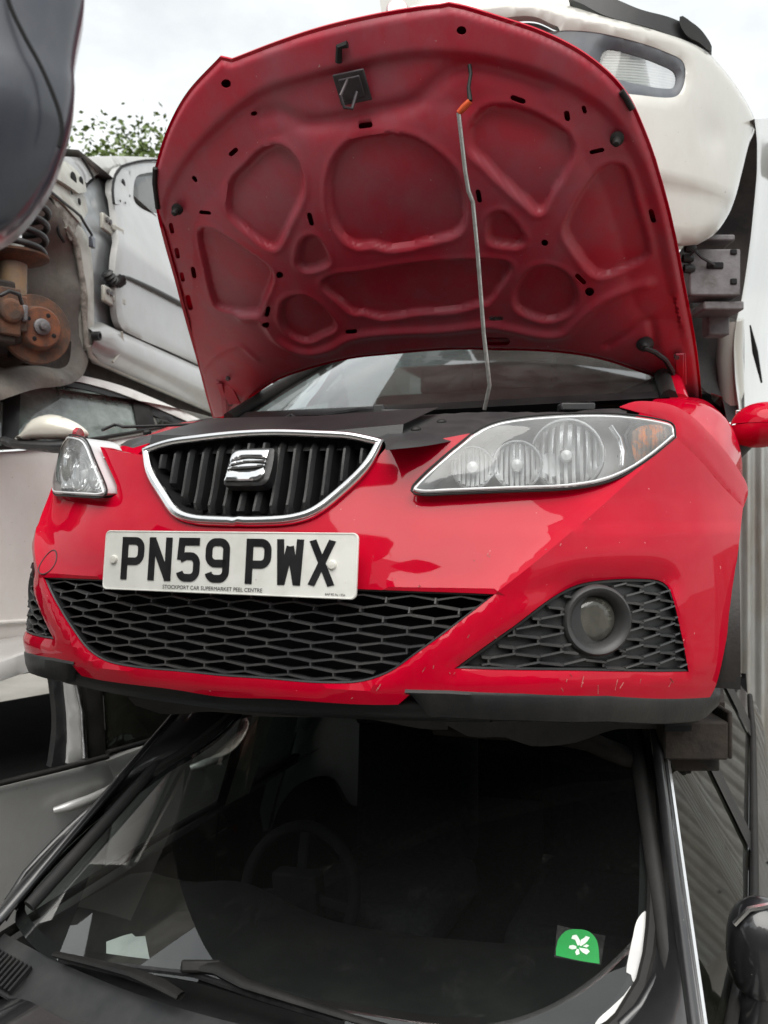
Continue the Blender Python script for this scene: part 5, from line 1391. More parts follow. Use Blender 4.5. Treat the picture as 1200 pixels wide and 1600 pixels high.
def mw_rest():
    G = []
    for u in np.linspace(-.9, 2.3, 18):
        px_top = .70 + .0*u
        G.append([MW.O + MW.D*u + UP*(.640 - .10*max(0, u - .6)**1.5 - .10*max(0, -u - .2)) + UP*.05*math.sin(w/1.2*math.pi) - MW.N*(.16 + w) for w in np.linspace(0, 1.2, 7)])
    grid_mesh('roof', np.array(G), 'offwhite', mw)
    mb = MB(); mb.frame(MW.O - MW.N*.85 + MW.D*.6 - UP*.18, MW.D, MW.N, UP, 3.4, 1.4, .7); mb.build('body_shell', 'void', mw)
    mb = MB(); mb.frame(MW.O - MW.N*.60 + MW.D*.55 + UP*.30, MW.D, MW.N, UP, .16, .42, .55); mb.build('front_seat', 'seat', mw, bevel=.05)
    # door mirror
    g = bpy.data.objects.new('door_mirror', None); col.objects.link(g); put(g, mw)
    d = 2.90
    for nm, px, mat, k in (('mirror_cap', [(24, 686), (36, 675), (46, 660), (62, 650), (85, 648), (110, 656), (130, 668), (138, 680), (120, 686), (70, 687)], 'mirror_white', .05), ('mirror_housing', [(2, 682), (24, 687), (70, 688), (120, 686), (138, 684), (120, 700), (95, 708), (60, 705), (20, 700), (4, 694)], 'grey_plastic', .045)):
        O = at_depth(70, 680, d)
        uv = [((on_plane(a, b, O, FW) - O) @ RT, (on_plane(a, b, O, FW) - O) @ UP) for a, b in px]
        lp = smooth_path(uv, .008); q, tri, loops = fill(lp, [], .010); dd = dist_loop(q, lp)[0]; mx = dd.max()
        prof = np.sqrt(np.clip(1 - (1 - dd/mx)**2, 0, 1))
        f = O + q[:, :1]*RT + q[:, 1:2]*UP - (prof*k)[:, None]*FW; b = O + q[:, :1]*RT + q[:, 1:2]*UP + (prof*k)[:, None]*FW
        n = len(q); o = new_mesh(nm, np.concatenate([f, b]), [tuple(t) for t in tri] + [tuple(i + n for i in t[::-1]) for t in tri], mat, g, True, 70)
        bm = bmesh.new(); bm.from_mesh(o.data); bmesh.ops.remove_doubles(bm, verts=bm.verts, dist=1e-5); bmesh.ops.recalc_face_normals(bm, faces=bm.faces); bm.to_mesh(o.data); bm.free()
mw_rest()

MT['hinge_grey'] = M('grey_inner_post', (0.34, 0.36, 0.37), 0.4, 0.4, 0.4, 0.1, c2=(0.26, 0.27, 0.28), scale=6, dust=.2)
MT['pale'] = M('pale_panel', (0.60, 0.59, 0.54), 0.45, 0.1, 0.3, c2=(0.48, 0.45, 0.38), scale=5, dust=.2)
MT['sealer'] = M('seam_sealer', (0.36, 0.34, 0.30), 0.7, c2=(0.16, 0.14, 0.12), scale=24, bump=.8, bump_scale=50, lo=.42, hi=.6)
MT['strut'] = M('rust_stained_strut', (0.36, 0.24, 0.14), 0.7, .2, c2=(0.22, 0.18, 0.15), scale=12, bump=.4, bump_scale=80)
# ---- top: silver car without its front wing, strut and brake disc showing
US = Side(150, 556, 3.55, 740)
US.bow = lambda u, v: .05*np.cos(np.clip((v - .30)/.45, -1.5, 1.5)) - .05 - .30*np.clip(v - .58, 0, 2)
us = thing('wingless_silver_car', 'silver car on top of the left stack, front wing missing, rusty brake showing', 'car', tuple(US.O - US.N*.8))
def us_car():
    P = US.panel
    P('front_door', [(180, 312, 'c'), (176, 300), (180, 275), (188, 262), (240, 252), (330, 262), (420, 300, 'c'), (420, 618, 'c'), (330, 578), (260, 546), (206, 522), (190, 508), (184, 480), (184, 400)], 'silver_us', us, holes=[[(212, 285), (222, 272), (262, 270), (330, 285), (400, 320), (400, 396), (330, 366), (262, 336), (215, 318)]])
    P('door_window', [(210, 280), (222, 270), (262, 268), (330, 283), (402, 318), (402, 398), (330, 368), (262, 338), (213, 320)], 'glass_side', us, off=-.03, thick=.004)
    P('mirror_mount', [(184, 270, 'c'), (206, 266, 'c'), (208, 318), (180, 318, 'c')], 'silver_us', us, off=.008, thick=.008)
    mb = MB(); mb.lathe(US.at(193, 287, .009), US.N, [(.024, 0), (.022, .001), (0, .0015)], 16, up=UP); mb.build('mount_hole', 'void', us)
    for px, py in ((188, 314), (203, 306), (196, 317)):
        mb = MB(); mb.lathe(US.at(px, py, .009), US.N, [(.007, 0), (.006, .001), (0, .0015)], 10, up=UP); mb.build('mount_hole', 'void', us)
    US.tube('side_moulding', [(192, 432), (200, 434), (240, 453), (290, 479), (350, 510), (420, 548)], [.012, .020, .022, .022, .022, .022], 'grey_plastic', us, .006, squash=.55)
    # roof and screen pillar
    P('roof_edge', [(128, 246, 'c'), (160, 244), (200, 244), (240, 246), (330, 256), (430, 300, 'c'), (420, 308, 'c'), (330, 262), (240, 252), (186, 260), (176, 275), (166, 268), (144, 280, 'c')], 'white', us, off=-.05)
    P('windscreen_pillar', [(128, 246, 'c'), (146, 278, 'c'), (138, 286, 'c'), (110, 262), (86, 252, 'c'), (100, 245)], 'silver_us', us, off=-.03)
    US.tube('panel_gap', [(128, 246), (138, 262), (147, 280)], .006, 'void', us, -.01, 6)
    US.tube('door_gap', [(178, 318), (176, 298), (180, 274), (190, 260), (240, 250), (330, 262)], .007, 'void', us, .004, 6)
    # hinge post (grey) behind the door edge
    P('hinge_post', [(146, 284, 'c'), (160, 276), (178, 270), (180, 312, 'c'), (186, 400), (186, 505, 'c'), (190, 540, 'c'), (150, 545, 'c'), (142, 470), (138, 380), (128, 330), (134, 300)], 'hinge_grey', us, off=-.07)
    P('wing_flange', [(112, 345, 'c'), (128, 352), (142, 378), (148, 420), (150, 500), (154, 545, 'c'), (138, 548, 'c'), (134, 470), (130, 400), (122, 372), (106, 356, 'c')], 'primer', us, off=-.03)
    for (a, b) in ((166, 350), (168, 462)):
        mb = MB(); c = US.at(a, b, -.03); mb.frame(c, US.D, US.N, UP, .10, .02, .075); mb.bar(c + US.D*.03 + US.N*.01, c + US.D*.12 + US.N*.03, .03, .012, US.N)
        h = mb.build('door_hinge', 'primer', us, bevel=.008)
        for k in (-.022, .012):
            mb = MB(); mb.lathe(c + US.N*.011 + US.D*k + UP*.012, US.N, [(.013, 0), (.013, .008), (0, .009)], 6, up=UP); mb.build('bolt', 'zinc', h)
    # wiring gaiter between post and door
    c0, c1 = US.at(166, 425, -.03), US.at(190, 436, .0); pth = [c0 + (c1 - c0)*t - UP*.03*math.sin(t*math.pi) for t in np.linspace(0, 1, 17)]
    tube('wiring_gaiter', pth, [.030 if i % 2 else .021 for i in range(17)], 'wire', us, 12)
    US.tube('wiring', [(178, 375), (181, 400), (180, 430), (179, 470), (180, 500), (184, 515)], .009, 'wire', us, -.04, 6)
    # sill tube
    rows = []
    for t in np.linspace(0, 1, 22):
        xx = 150 + 330*t; a = US.at(xx, 516 + .456*(xx - 192)); b = US.at(xx, 559 + .44*(xx - 147))
        top, bot = a[2], b[2]; r = (top - bot)/2; base = US.O + US.D*((a - US.O) @ US.D)
        e = min(1, (t + .012)/.05)**.5
        rows.append([np.array([base[0], base[1], (top + bot)/2]) + UP*r*1.05*math.cos(w)*e + US.N*(.085*math.sin(w)*e - .05) for w in np.linspace(-.2, math.pi + .2, 14)])
    grid_mesh('sill', np.array(rows), 'silver_us', us)
    US.tube('sill_seam', [(138, 540), (141, 556), (155, 566), (210, 590), (270, 616), (340, 646), (430, 686)], .012, 'primer', us, -.03, 8)
    mb = MB(); mb.lathe(US.at(152, 525, .02), US.N, [(.020, -.02), (.020, .012), (.013, .014), (.012, .004), (0, .004)], 18, up=UP); mb.build('sill_plug', 'wire', us)
    # outer sill joint
    US.tube('sill_joint', [(190, 518), (192, 534), (187, 552), (176, 566)], .006, 'primer', us, .03, 6)
us_car()
def us_well():
    # wheel well: a bowl pressed into the body, inner wing wall behind
    D0 = -.42
    wl = US.loop([(-160, 330), (0, 300), (60, 300), (100, 345), (122, 380), (130, 420), (134, 480), (137, 548), (120, 590), (60, 606), (-160, 606)], .02, -.05)
    def mp(uv):
        d = dist_loop(uv, wl)[0]; k = sstep(d/.34)
        wob = .018*np.sin(uv[:, 0]*13 + uv[:, 1]*7) + .014*np.sin(uv[:, 0]*5 - uv[:, 1]*17) + .010*np.sin(uv[:, 1]*31 + 2*uv[:, 0])
        return US.O + uv[:, :1]*US.D + uv[:, 1:2]*UP + (-.05 - .46*k + wob*np.clip(d/.06, 0, 1))[:, None]*US.N
    panel('wheel_well', mp, wl, [], .025, 'underseal', us)
    US.tube('seam_sealer', [(104, 352), (118, 380), (124, 410), (130, 450), (132, 500), (136, 545)], [.010, .016, .012, .018, .012, .016], 'sealer', us, -.04, 8)
    US.tube('well_rib', [(118, 398), (126, 440), (124, 480), (128, 520)], [.02, .03, .022, .03], 'underseal', us, -.10, 8)
    US.tube('well_rib', [(50, 420), (68, 395), (90, 372), (100, 350)], [.02, .025, .025, .02], 'underseal', us, -.30, 8)
    US.tube('wiring', [(72, 296), (86, 330), (92, 365), (100, 378)], .007, 'wire', us, -.06, 6)
    for px, py in ((98, 371), (72, 349), (38, 448)):
        mb = MB(); mb.lathe(US.at(px, py, -.12), US.N, [(.022, -.05), (.022, .004), (.012, .006), (0, .002)], 14, up=UP); mb.build('grommet', 'wire', us)
    # upper rail and bulkhead corner, with their holes
    U2 = US.panel
    rail = U2('upper_rail', [(60, 266, 'c'), (82, 268), (112, 282), (132, 300), (140, 330, 'c'), (128, 348, 'c'), (112, 330), (92, 308), (72, 292), (50, 286, 'c')], 'primer', us, off=-.02)
    r2 = U2('bulkhead_corner', [(80, 252, 'c'), (108, 254), (134, 282), (138, 300, 'c'), (126, 302, 'c'), (100, 284), (70, 270, 'c')], 'primer', us, off=.01)
    U2('scuttle_end', [(60, 246, 'c'), (126, 247, 'c'), (140, 276, 'c'), (136, 284, 'c'), (108, 268), (70, 258, 'c')], 'pale', us, off=-.06)
    for px, py, r, par, of in ((81, 281, .013, rail, .012), (112, 301, .009, rail, .012), (124, 315, .015, rail, .012), (115, 279, .028, r2, .016), (127, 283, .020, r2, .016)):
        mb = MB(); mb.lathe(US.at(px, py, -.02 + of if par is rail else .01 + .003), US.N, [(r, 0), (r*.9, .001), (0, .0012)], 16, up=UP); mb.build('rail_hole', 'void', par)
    U2('splash_flap', [(82, 302, 'c'), (104, 318), (128, 345), (136, 372, 'c'), (114, 376), (104, 350), (92, 326)], 'sealer', us, off=-.035, thick=.006)
    US.tube('wiring', [(80, 300), (104, 320), (126, 338), (134, 352), (143, 366), (144, 376)], .006, 'wire', us, -.005, 6)
    mb = MB(); mb.frame(US.at(144, 379, .0), US.D, US.N, UP, .03, .02, .045); mb.build('connector', 'dark_blue', us, bevel=.004)
us_well()
def us_brake():
    A = -FW*.72 + RT*.69; A /= np.linalg.norm(A)      # the hub is steered towards the viewer
    q = US.uv(54, 514, .02); c = US.O + US.D*q[0] + UP*q[1] + US.N*.02
    mb = MB(); mb.lathe(c, A, [(.126, -.030), (.128, -.028), (.128, -.006), (.126, -.004), (.085, -.004), (.080, .0), (.078, .030), (.074, .036), (.026, .036), (.025, .040)], 56)
    ds = mb.build('brake_disc', 'rust', us, angle=30)
    mb = MB(); mb.lathe(c + A*.0365, A, [(.074, 0), (.070, .003), (.030, .004), (.0, .004)], 40); mb.build('hub_face', 'rust_orange', ds)
    mb = MB(); mb.lathe(c + A*.038, A, [(.030, 0), (.030, .012), (.024, .016), (.016, .016), (.015, .034), (.009, .036), (0, .034)], 24); mb.build('hub_centre', 'zinc', ds)
    side = np.cross(A, UP); side /= np.linalg.norm(side); upv = np.cross(side, A)
    for k in range(4):
        a = k/4*2*math.pi + .5; mb = MB(); mb.lathe(c + A*.0402 + (side*math.cos(a) + upv*math.sin(a))*.052, A, [(.0085, 0), (.007, .001), (0, .0012)], 12); mb.build('stud_hole', 'void', ds)
    # caliper straddling the left edge of the disc
    sl = -np.cross(UP, A); sl = sl if sl @ RT < 0 else -sl
    p = c + sl*.118 + UP*.035
    mb = MB(); mb.frame(p, sl, A, UP, .075, .13, .17); mb.frame(p + A*.03 - sl*.035, sl, A, UP, .06, .05, .13)
    mb.lathe(p + A*.055 + UP*.0, A, [(.045, 0), (.045, .02), (.036, .03), (0, .03)], 20)
    cal = mb.build('brake_caliper', 'rust', us, bevel=.016)
    for dz in (-.095, .095):
        mb = MB(); mb.frame(p + UP*dz + sl*.01, sl, A, UP, .07, .10, .035); mb.build('caliper_bracket', 'rust_brown', cal, bevel=.010)
    mb = MB(); mb.frame(p + A*.062 - sl*.05, sl, A, UP, .020, .02, .06); mb.build('caliper_clip', 'zinc', cal, bevel=.006)
    tube('brake_hose', [US.at(0, 462, .05), US.at(14, 455, .07), US.at(30, 460, .08), US.at(34, 474, .06)], .007, 'wire', us, 8)
    # strut: tube, spring seat, spring, white bump stop
    def S(px, py): return US.at(px, py, -.08)
    tube('strut_tube', [S(21, 480), S(21, 440), S(22, 405)], .047, 'strut', us, 20)
    mb = MB(); mb.lathe(S(24, 402), UP, [(.045, -.03), (.10, -.012), (.118, .0), (.120, .008), (.112, .010), (.09, .0), (.04, .004)], 36); mb.build('spring_seat', 'rust', us)
    tube('bump_stop', [S(25, 398), S(25, 380)], [.030, .028], 'cap', us, 14)
    tube('strut_rod', [S(25, 384), S(26, 360), S(28, 300)], .020, 'chrome', us, 14)
    b, t = S(25, 394), S(34, 318); pth = []
    for k in range(100):
        f = k/99; a = f*3.6*2*math.pi + .8; pth.append(b + (t - b)*f + (US.D*math.cos(a) + US.N*math.sin(a))*.098)
    tube('coil_spring', pth, .0125, 'wire', us, 10)
    tube('steering_arm', [S(-20, 512), US.at(20, 524, -.02), US.at(50, 522, -.02)], .035, 'rust_brown', us, 10)
    tube('control_arm', [US.at(-40, 575, -.3), US.at(10, 560, -.1), US.at(46, 552, -.03)], [.03, .035, .03], 'rust_brown', us, 10)
us_brake()
def us_rest():
    # underbody, roof sheet, tail with its rear arch (seen under the red bonnet)
    P = US.panel
    P('rear_side', [(424, 302, 'c'), (560, 380), (640, 470), (640, 640, 'c'), (548, 640, 'c'), (540, 590), (515, 568), (488, 580), (470, 618), (466, 650, 'c'), (424, 662, 'c')], 'silver_us', us, off=-.002, step=.06)
    rows = []
    for a in np.linspace(0, math.pi, 18):
        u, v = US.uv(506 + 40*math.cos(a), 640 - 72*math.sin(a)); rows.append([US.pt(u, v, -.01), US.pt(u, v, -.30)])
    grid_mesh('rear_arch_liner', np.array(rows), 'void', us)
    mb = MB(); c = US.O - US.N*.85 + US.D*1.35 - UP*.02; mb.frame(c, US.D, US.N, UP, 4.2, 1.5, .16); mb.build('underbody', 'rust_brown', us)
    mb = MB(); c = US.O - US.N*.92 + US.D*1.65 + UP*.50; mb.frame(c, US.D, US.N, UP, 2.6, 1.3, .92); mb.build('cabin', 'seat', us)
    G = [[US.O + US.D*u + UP*(1.02 + .05*math.sin(w/1.2*math.pi) - .03*(u - 1.2)**2) - US.N*(.18 + w) for w in np.linspace(0, 1.2, 7)] for u in np.linspace(.2, 2.6, 12)]
    grid_mesh('roof', np.array(G), 'silver_us', us)
    # far side of the front end
    mb = MB(); c = US.O - US.N*1.05 - US.D*.55 + UP*.35; mb.frame(c, US.D, US.N, UP, 1.1, .9, .55); mb.build('front_end', 'underseal', us, bevel=.05)
us_rest()
# ================================================================ white car on the red car's roof
WC0 = np.array([.10, 1.22, 0])
def Wy(x, z):
    u = np.abs(x - WC0[0]); zz = z - PLATE_Z
    return WC0[1] + plan(np.minimum(u, .93)) + .10*np.clip(zz - 1.35, 0, 1)**1.4 + .55*np.clip(1.12 - zz, 0, 1)**1.6
def w_hit(px, py, off=0.0):
    p = on_surf(px, py, lambda P: P[:, 1] - off - Wy(P[:, 0], P[:, 2]), 1.6, 4.2); return (float(u2a(p[0] - WC0[0])), p[2])
def w_pt(uv, off=0.0):
    x = a2u(uv[:, 0]) + WC0[0]; return np.stack([x, Wy(x, uv[:, 1]) + off, uv[:, 1]], 1)
wc = thing('white_suv', 'white car with dark fog lamp insert, top of the stack behind the raised bonnet', 'car', (.1, 2.6, PLATE_Z + .95))
def wtr(px): return [w_hit(p[0], p[1]) + (('c',) if len(p) > 2 else ()) for p in px]
MT['insert'] = M('slate_insert', (0.10, 0.115, 0.135), 0.55, c2=(0.075, 0.085, 0.1), scale=8, dust=.2)
MT['clear_lens'] = GLASS('clear_lens', (.85, .88, .86), .7, .2, (.7, .72, .68), .04, 8)
def white_front():
    outer = wtr([(600, 40, 'c'), (640, 10), (700, -4), (790, -6), (880, 2), (950, 22), (1030, 44), (1100, 72), (1135, 108), (1170, 160), (1184, 190, 'c'), (1172, 215), (1160, 262), (1146, 310), (1120, 352), (1090, 372, 'c'), (1050, 374), (980, 366), (800, 360), (620, 350, 'c')])
    ins = wtr([(845, 52), (868, 45), (920, 46), (980, 58), (1040, 78), (1066, 92), (1071, 110), (1065, 138), (1052, 149), (1010, 147), (930, 138), (860, 120), (842, 90)])
    grl_ = wtr([(700, 46), (740, 34), (790, 24), (830, 22), (860, 34), (874, 44), (846, 52), (838, 90), (760, 110), (700, 100)])
    lo_, li, lg = smooth_path(outer, .02), smooth_path(ins, .012), smooth_path(grl_, .015)
    uv, tri, loops = fill(lo_, [li, lg], .022)
    V = w_pt(uv); d = np.minimum(dist_loop(uv, li)[0], dist_loop(uv, lg)[0]); V[:, 1] += .012*(1 - np.clip(d/.03, 0, 1))**2
    db = dist_loop(uv, lo_)[0]; V[:, 1] += .02*(1 - np.clip(db/.03, 0, 1))**2
    # a dent low on the corner and a swage above the sill edge
    q = np.array(w_hit(1115, 210)); r2 = ((uv - q)**2).sum(1); V[:, 1] += .014*np.exp(-r2/.003)
    zsw = w_hit(1060, 285)[1]; V[:, 1] += .018*sstep((zsw - uv[:, 1] + .02)/.04)
    Fc = [tuple(t) for t in tri]
    for l in loops:
        n0 = len(V); V = np.concatenate([V, V[l] + np.array([0, .03, 0])]); m = len(l)
        for i in range(m): Fc.append((l[i], l[(i+1) % m], n0 + (i+1) % m, n0 + i))
    o = new_mesh('bumper', V, Fc, 'white', wc, True, 45); fix_normals(o)
    g = bpy.data.objects.new('fog_lamp_insert', None); col.objects.link(g); put(g, wc)
    lens = smooth_path(wtr([(938, 76), (948, 68), (985, 76), (1030, 92), (1054, 106), (1055, 122), (1048, 130), (1010, 126), (950, 112), (936, 104)]), .01)
    uv, tri, loops = fill(li, [lens], .014); V = w_pt(uv, .014); dd = dist_loop(uv, lens)[0]; V[:, 1] += .02*(1 - np.clip(dd/.025, 0, 1))
    Fc = [tuple(t) for t in tri]
    for l in loops:
        n0 = len(V); V = np.concatenate([V, V[l] + np.array([0, .04, 0])]); m = len(l)
        for i in range(m): Fc.append((l[i], l[(i+1) % m], n0 + (i+1) % m, n0 + i))
    o = new_mesh('insert_panel', V, Fc, 'insert', g, True, 45); fix_normals(o)
    panel('lamp_reflector', lambda q: w_pt(q, .065), lens, [], .012, 'lamp_body', g)
    lo2, hi2 = lens.min(0), lens.max(0)
    for z in np.linspace(lo2[1] + .006, hi2[1] - .006, 12):
        us_ = np.linspace(lo2[0], hi2[0], 60); k = inside(np.stack([us_, np.full(60, z)], 1), shrink(lens, .002))
        if k.sum() > 4: tube('lens_rib', w_pt(np.stack([us_[k][::3], np.full(len(us_[k][::3]), z)], 1), .050), .0030, 'lamp_body', g, 5)
    panel('lamp_lens', lambda q: w_pt(q, .036), lens, [], .02, 'clear_lens', g)
    panel('lower_grille', lambda q: w_pt(q, .05), lg, [], .03, 'insert', wc)
    # black headlamp recess above the bumper edge
    hp = smooth_path(wtr([(886, -12), (905, -2), (950, 20), (1035, 44), (1080, 62), (1112, 76), (1108, 62), (1085, 40), (1050, 22), (1000, 8), (940, -14)]), .015)
    panel('headlamp_recess', lambda q: w_pt(q, .022 + 0*.1), hp, [], .02, 'black_plastic', wc, thick=.06, tdir=(0, 1, 0))
    flap = smooth_path(wtr([(1062, 26), (1080, 34), (1100, 52), (1112, 78), (1092, 66), (1070, 52)]), .015)
    panel('torn_trim', lambda q: w_pt(q, .0), flap, [], .02, 'trim', wc, thick=.01, tdir=(0, 1, 0))
    bt = smooth_path(wtr([(600, 42), (640, 8), (700, -8), (790, -10), (880, -4), (1000, -60), (600, -60)]), .03)
    panel('bonnet_edge', lambda q: w_pt(q, .06), bt, [], .05, 'white', wc)
white_front()
def white_rest():
    # flank: traced arch lip, flaring outwards behind it, then the doors
    z0 = PLATE_Z + .86
    def at_y(px, py, y): r = ray(px, py); return CAM + r*((y - CAM[1])/r[1])
    lip = [(1182, 186, 1.72), (1186, 224, 1.92), (1185, 280, 2.12), (1177, 362, 2.32), (1162, 467, 2.46), (1154, 500, 2.48), (1150, 540, 2.50), (1152, 590, 2.52), (1158, 640, 2.54)]
    rows = []
    for px, py, y in lip:
        rows.append([at_y(px - 5, py, y - .01), at_y(px - 3, py, y - .03), at_y(px, py, y), at_y(px + 5, py, y + .08), at_y(px + 14, py - 1, y + .22), at_y(px + 30, py - 2, y + .42), at_y(px + 50, py - 4, y + .8)])
    R_ = np.array(rows); up_ = np.linspace(0, 1, 40); src = np.linspace(0, 1, len(lip))
    fine = np.stack([np.stack([cub(src, R_[:, j, c])(up_) for c in range(3)], -1) for j in range(R_.shape[1])], 1)
    grid_mesh('flank', fine, 'white', wc, angle=50)
    tube('door_gap', [at_y(1172, 508, 2.55), at_y(1180, 550, 2.60), at_y(1190, 598, 2.66)], [.003, .012, .004], 'void', wc, 6)
    fl = [at_y(px - 3, py, y - .03) for px, py, y in lip[:6]]; ft = [at_y(1180, 190, 1.75), at_y(1160, 262, 1.72), at_y(1146, 310, 1.72), at_y(1120, 352, 1.72), at_y(1090, 374, 1.72), at_y(1075, 376, 1.72)]
    rows = []
    for a_, b_ in zip(fl, ft):
        row = []
        for t in np.linspace(0, 1, 12):
            p = b_*(1 - t) + a_*t; row.append(p + np.array([-.10, .12, .03])*math.sin(t*math.pi)*1.6)
        rows.append(row)
    grid_mesh('arch_liner', np.array(rows), 'liner', wc)
    rows = [[at_y(1068 + 95*s_, 330 + 330*t, 2.75 - .2*t) for s_ in np.linspace(0, 1, 6)] for t in np.linspace(0, 1, 8)]
    grid_mesh('inner_wing', np.array(rows), 'liner', wc)
    tube('sill', [at_y(1143, 500, 2.50), at_y(1140, 560, 2.56), at_y(1146, 640, 2.62)], [.05, .055, .05], 'white', wc, 14)
    rows = [[(.10 + .93 - .06*(t - .5)**2*4, y, z0 + .02 + .62*t) for t in np.linspace(0, 1, 6)] for y in np.linspace(2.9, 5.2, 10)]
    grid_mesh('door', np.array(rows), 'white', wc)
    # end of the chassis rail with its bracket
    def fr(px, py, d, w, h, dp, nm, mat, bev=.006):
        mb = MB(); mb.frame(at_depth(px, py, d), RT, FW, UP, w, dp, h); return mb.build(nm, mat, wc, bevel=bev)
    b = fr(1108, 432, 2.75, .170, .155, .10, 'rail_end', 'zinc'); fr(1112, 380, 2.78, .11, .022, .12, 'rail_flange', 'zinc'); fr(1120, 484, 2.78, .135, .030, .12, 'rail_flange', 'zinc')
    fr(1118, 506, 2.85, .075, .09, .06, 'rail_bracket', 'zinc')
    for px, py, w, h in ((1117, 415, .055, .022), (1146, 394, .022, .018), (1146, 440, .022, .020)):
        mb = MB(); mb.frame(at_depth(px, py, 2.70), RT, FW, UP, w, .012, h); o = mb.build('rail_slot', 'void', b, bevel=.004)
    tube('tow_wire', [at_depth(1078, 398, 2.68), at_depth(1086, 392, 2.66), at_depth(1096, 402, 2.66), at_depth(1116, 414, 2.69)], .005, 'wire', wc, 6)
    for px, py in ((1080, 388), (1076, 404), (1078, 420)):
        mb = MB(); mb.lathe(at_depth(px, py, 2.7), RT, [(.014, -.02), (.016, 0), (.010, .015), (0, .018)], 10); mb.build('connector', 'wire', wc)
    # floor and chassis rail running back
    mb = MB(); mb.frame((.12, 3.9, z0 - .01), (1, 0, 0), (0, 1, 0), (0, 0, 1), 1.55, 2.4, .05); mb.build('floor_pan', 'liner', wc)
    mb = MB(); mb.frame((.70, 3.2, z0 + .10), (1, 0, 0), (0, 1, 0), (0, 0, 1), .10, 1.4, .10); mb.build('chassis_rail', 'liner', wc, bevel=.01)
    # cabin
    S = np.linspace(-1, 1, 15)
    ws_ = [[(.10 + s*(.72 - .12*t), 2.35 + .75*t + .15*s*s*(1-t), z0 + .64 + .50*t) for t in np.linspace(0, 1, 6)] for s in S]; grid_mesh('windscreen', np.array(ws_), 'glass_dark', wc)
    rf = [[(.10 + s*.60, 3.1 + 1.9*t, z0 + 1.14 + .05*math.sin(t*math.pi) - .04*abs(s)**3) for t in np.linspace(0, 1, 6)] for s in S]; grid_mesh('roof', np.array(rf), 'white', wc)
    bn = [[(.10 + s*.84, 1.45 + .30*abs(s)**2.5 + .95*t*(1 - .25*s*s), z0 + .58 + .09*t - .05*abs(s)**3) for t in np.linspace(0, 1, 8)] for s in S]; grid_mesh('bonnet', np.array(bn), 'white', wc)
    for sgn in (1, -1):
        sw = [[(.10 + sgn*(.86 - .24*t), y, z0 + .63 + .48*t*min(1, (y - 2.3)/.7)) for t in np.linspace(0, 1, 5)] for y in np.linspace(2.45, 4.9, 10)]; grid_mesh('side_window', np.array(sw), 'glass_dark', wc)
    # black door mirror on the far right
    c = at_depth(1206, 245, 3.35); rows = []
    for u in np.linspace(0, 2*math.pi, 21)[:-1]:
        rows.append([c + RT*(.09*math.cos(u)*math.cos(v)) + UP*(.10*math.sin(u)*math.cos(v)) + FW*.07*math.sin(v) for v in np.linspace(-1.57, 1.57, 10)])
    mm = grid_mesh('door_mirror', np.array(rows), 'grey_plastic', wc, close_u=True)
    # small lamp unit and rail end showing over the bonnet's front edge
    mb = MB(); mb.lathe(at_depth(621, 16, 2.55), -FW, [(.034, -.02), (.036, .0), (.030, .008), (0, .010)], 20); mb.build('badge_roundel', 'roundel', wc)
    mb = MB(); mb.bar(at_depth(640, 19, 2.6), at_depth(738, -2, 2.62), .03, .022, UP); mb.build('grille_bar', 'lamp_body', wc, bevel=.005)
MT['liner'] = M('grey_liner', (0.04, 0.044, 0.05), 0.7, c2=(0.06, 0.064, 0.07), scale=6, dust=.3, bump=.2, bump_scale=60)
MT['roundel'] = M('roundel_glass', (0.55, 0.52, 0.52), 0.2, .4, c2=(.5, .25, .25), scale=60)
white_rest()

# ================================================================ dark car corner close to the camera, upper left
dk = thing('dark_grey_car', 'dark slate car bumper corner hanging close in the upper left, out of focus', 'car', tuple(at_depth(-60, 200, .85)))
def dark_corner():
    d0 = .80
    prof = [(-30, 133), (0, 132), (40, 124), (75, 118), (110, 115), (140, 117), (190, 108), (230, 95), (270, 80), (310, 55), (345, 25), (362, 0), (385, -60), (398, -160)]
    pr = smooth_path(prof, 18, closed=False); rows = []
    for py, px in pr:
        row = []
        for a in np.linspace(0, 1, 18):
            # from the visible limb towards the left and round the back
            ang = a*math.pi*.55
            row.append(at_depth(px, py, d0) - RT*(.50*(1 - math.cos(ang))) - FW*(.10*math.sin(ang*1.2)*(.4 + .6*min(1, (400 - py)/200))))
        back = [at_depth(px, py, d0) - RT*(.02 + .48*a) + FW*(.05 + .25*a) for a in np.linspace(0, 1, 5)]
        rows.append(back[::-1] + row)
    grid_mesh('bumper', np.array(rows), 'dark_blue', dk, angle=70)
    # the trim joint running down the corner
    gp = smooth_path([(8, -20), (16, 10), (40, 60), (62, 100), (82, 145), (94, 180), (97, 205), (92, 230)], 12, closed=False)
    tube('panel_joint', [at_depth(a, b, d0 - .033 - .03*(1 - (a/110.0))) for a, b in gp], .0022, 'void', dk, 6)
    # rest of the nose, out of frame to the left
    E0 = [np.array(r[-1]) for r in rows]
    G = [[p - RT*(.35*t) + FW*(.10 + .55*t*t) - FW*.10*(1 - t) for t in np.linspace(0, 1, 6)] for p in E0]
    grid_mesh('bumper_front', np.array(G), 'dark_blue', dk)
dark_corner()

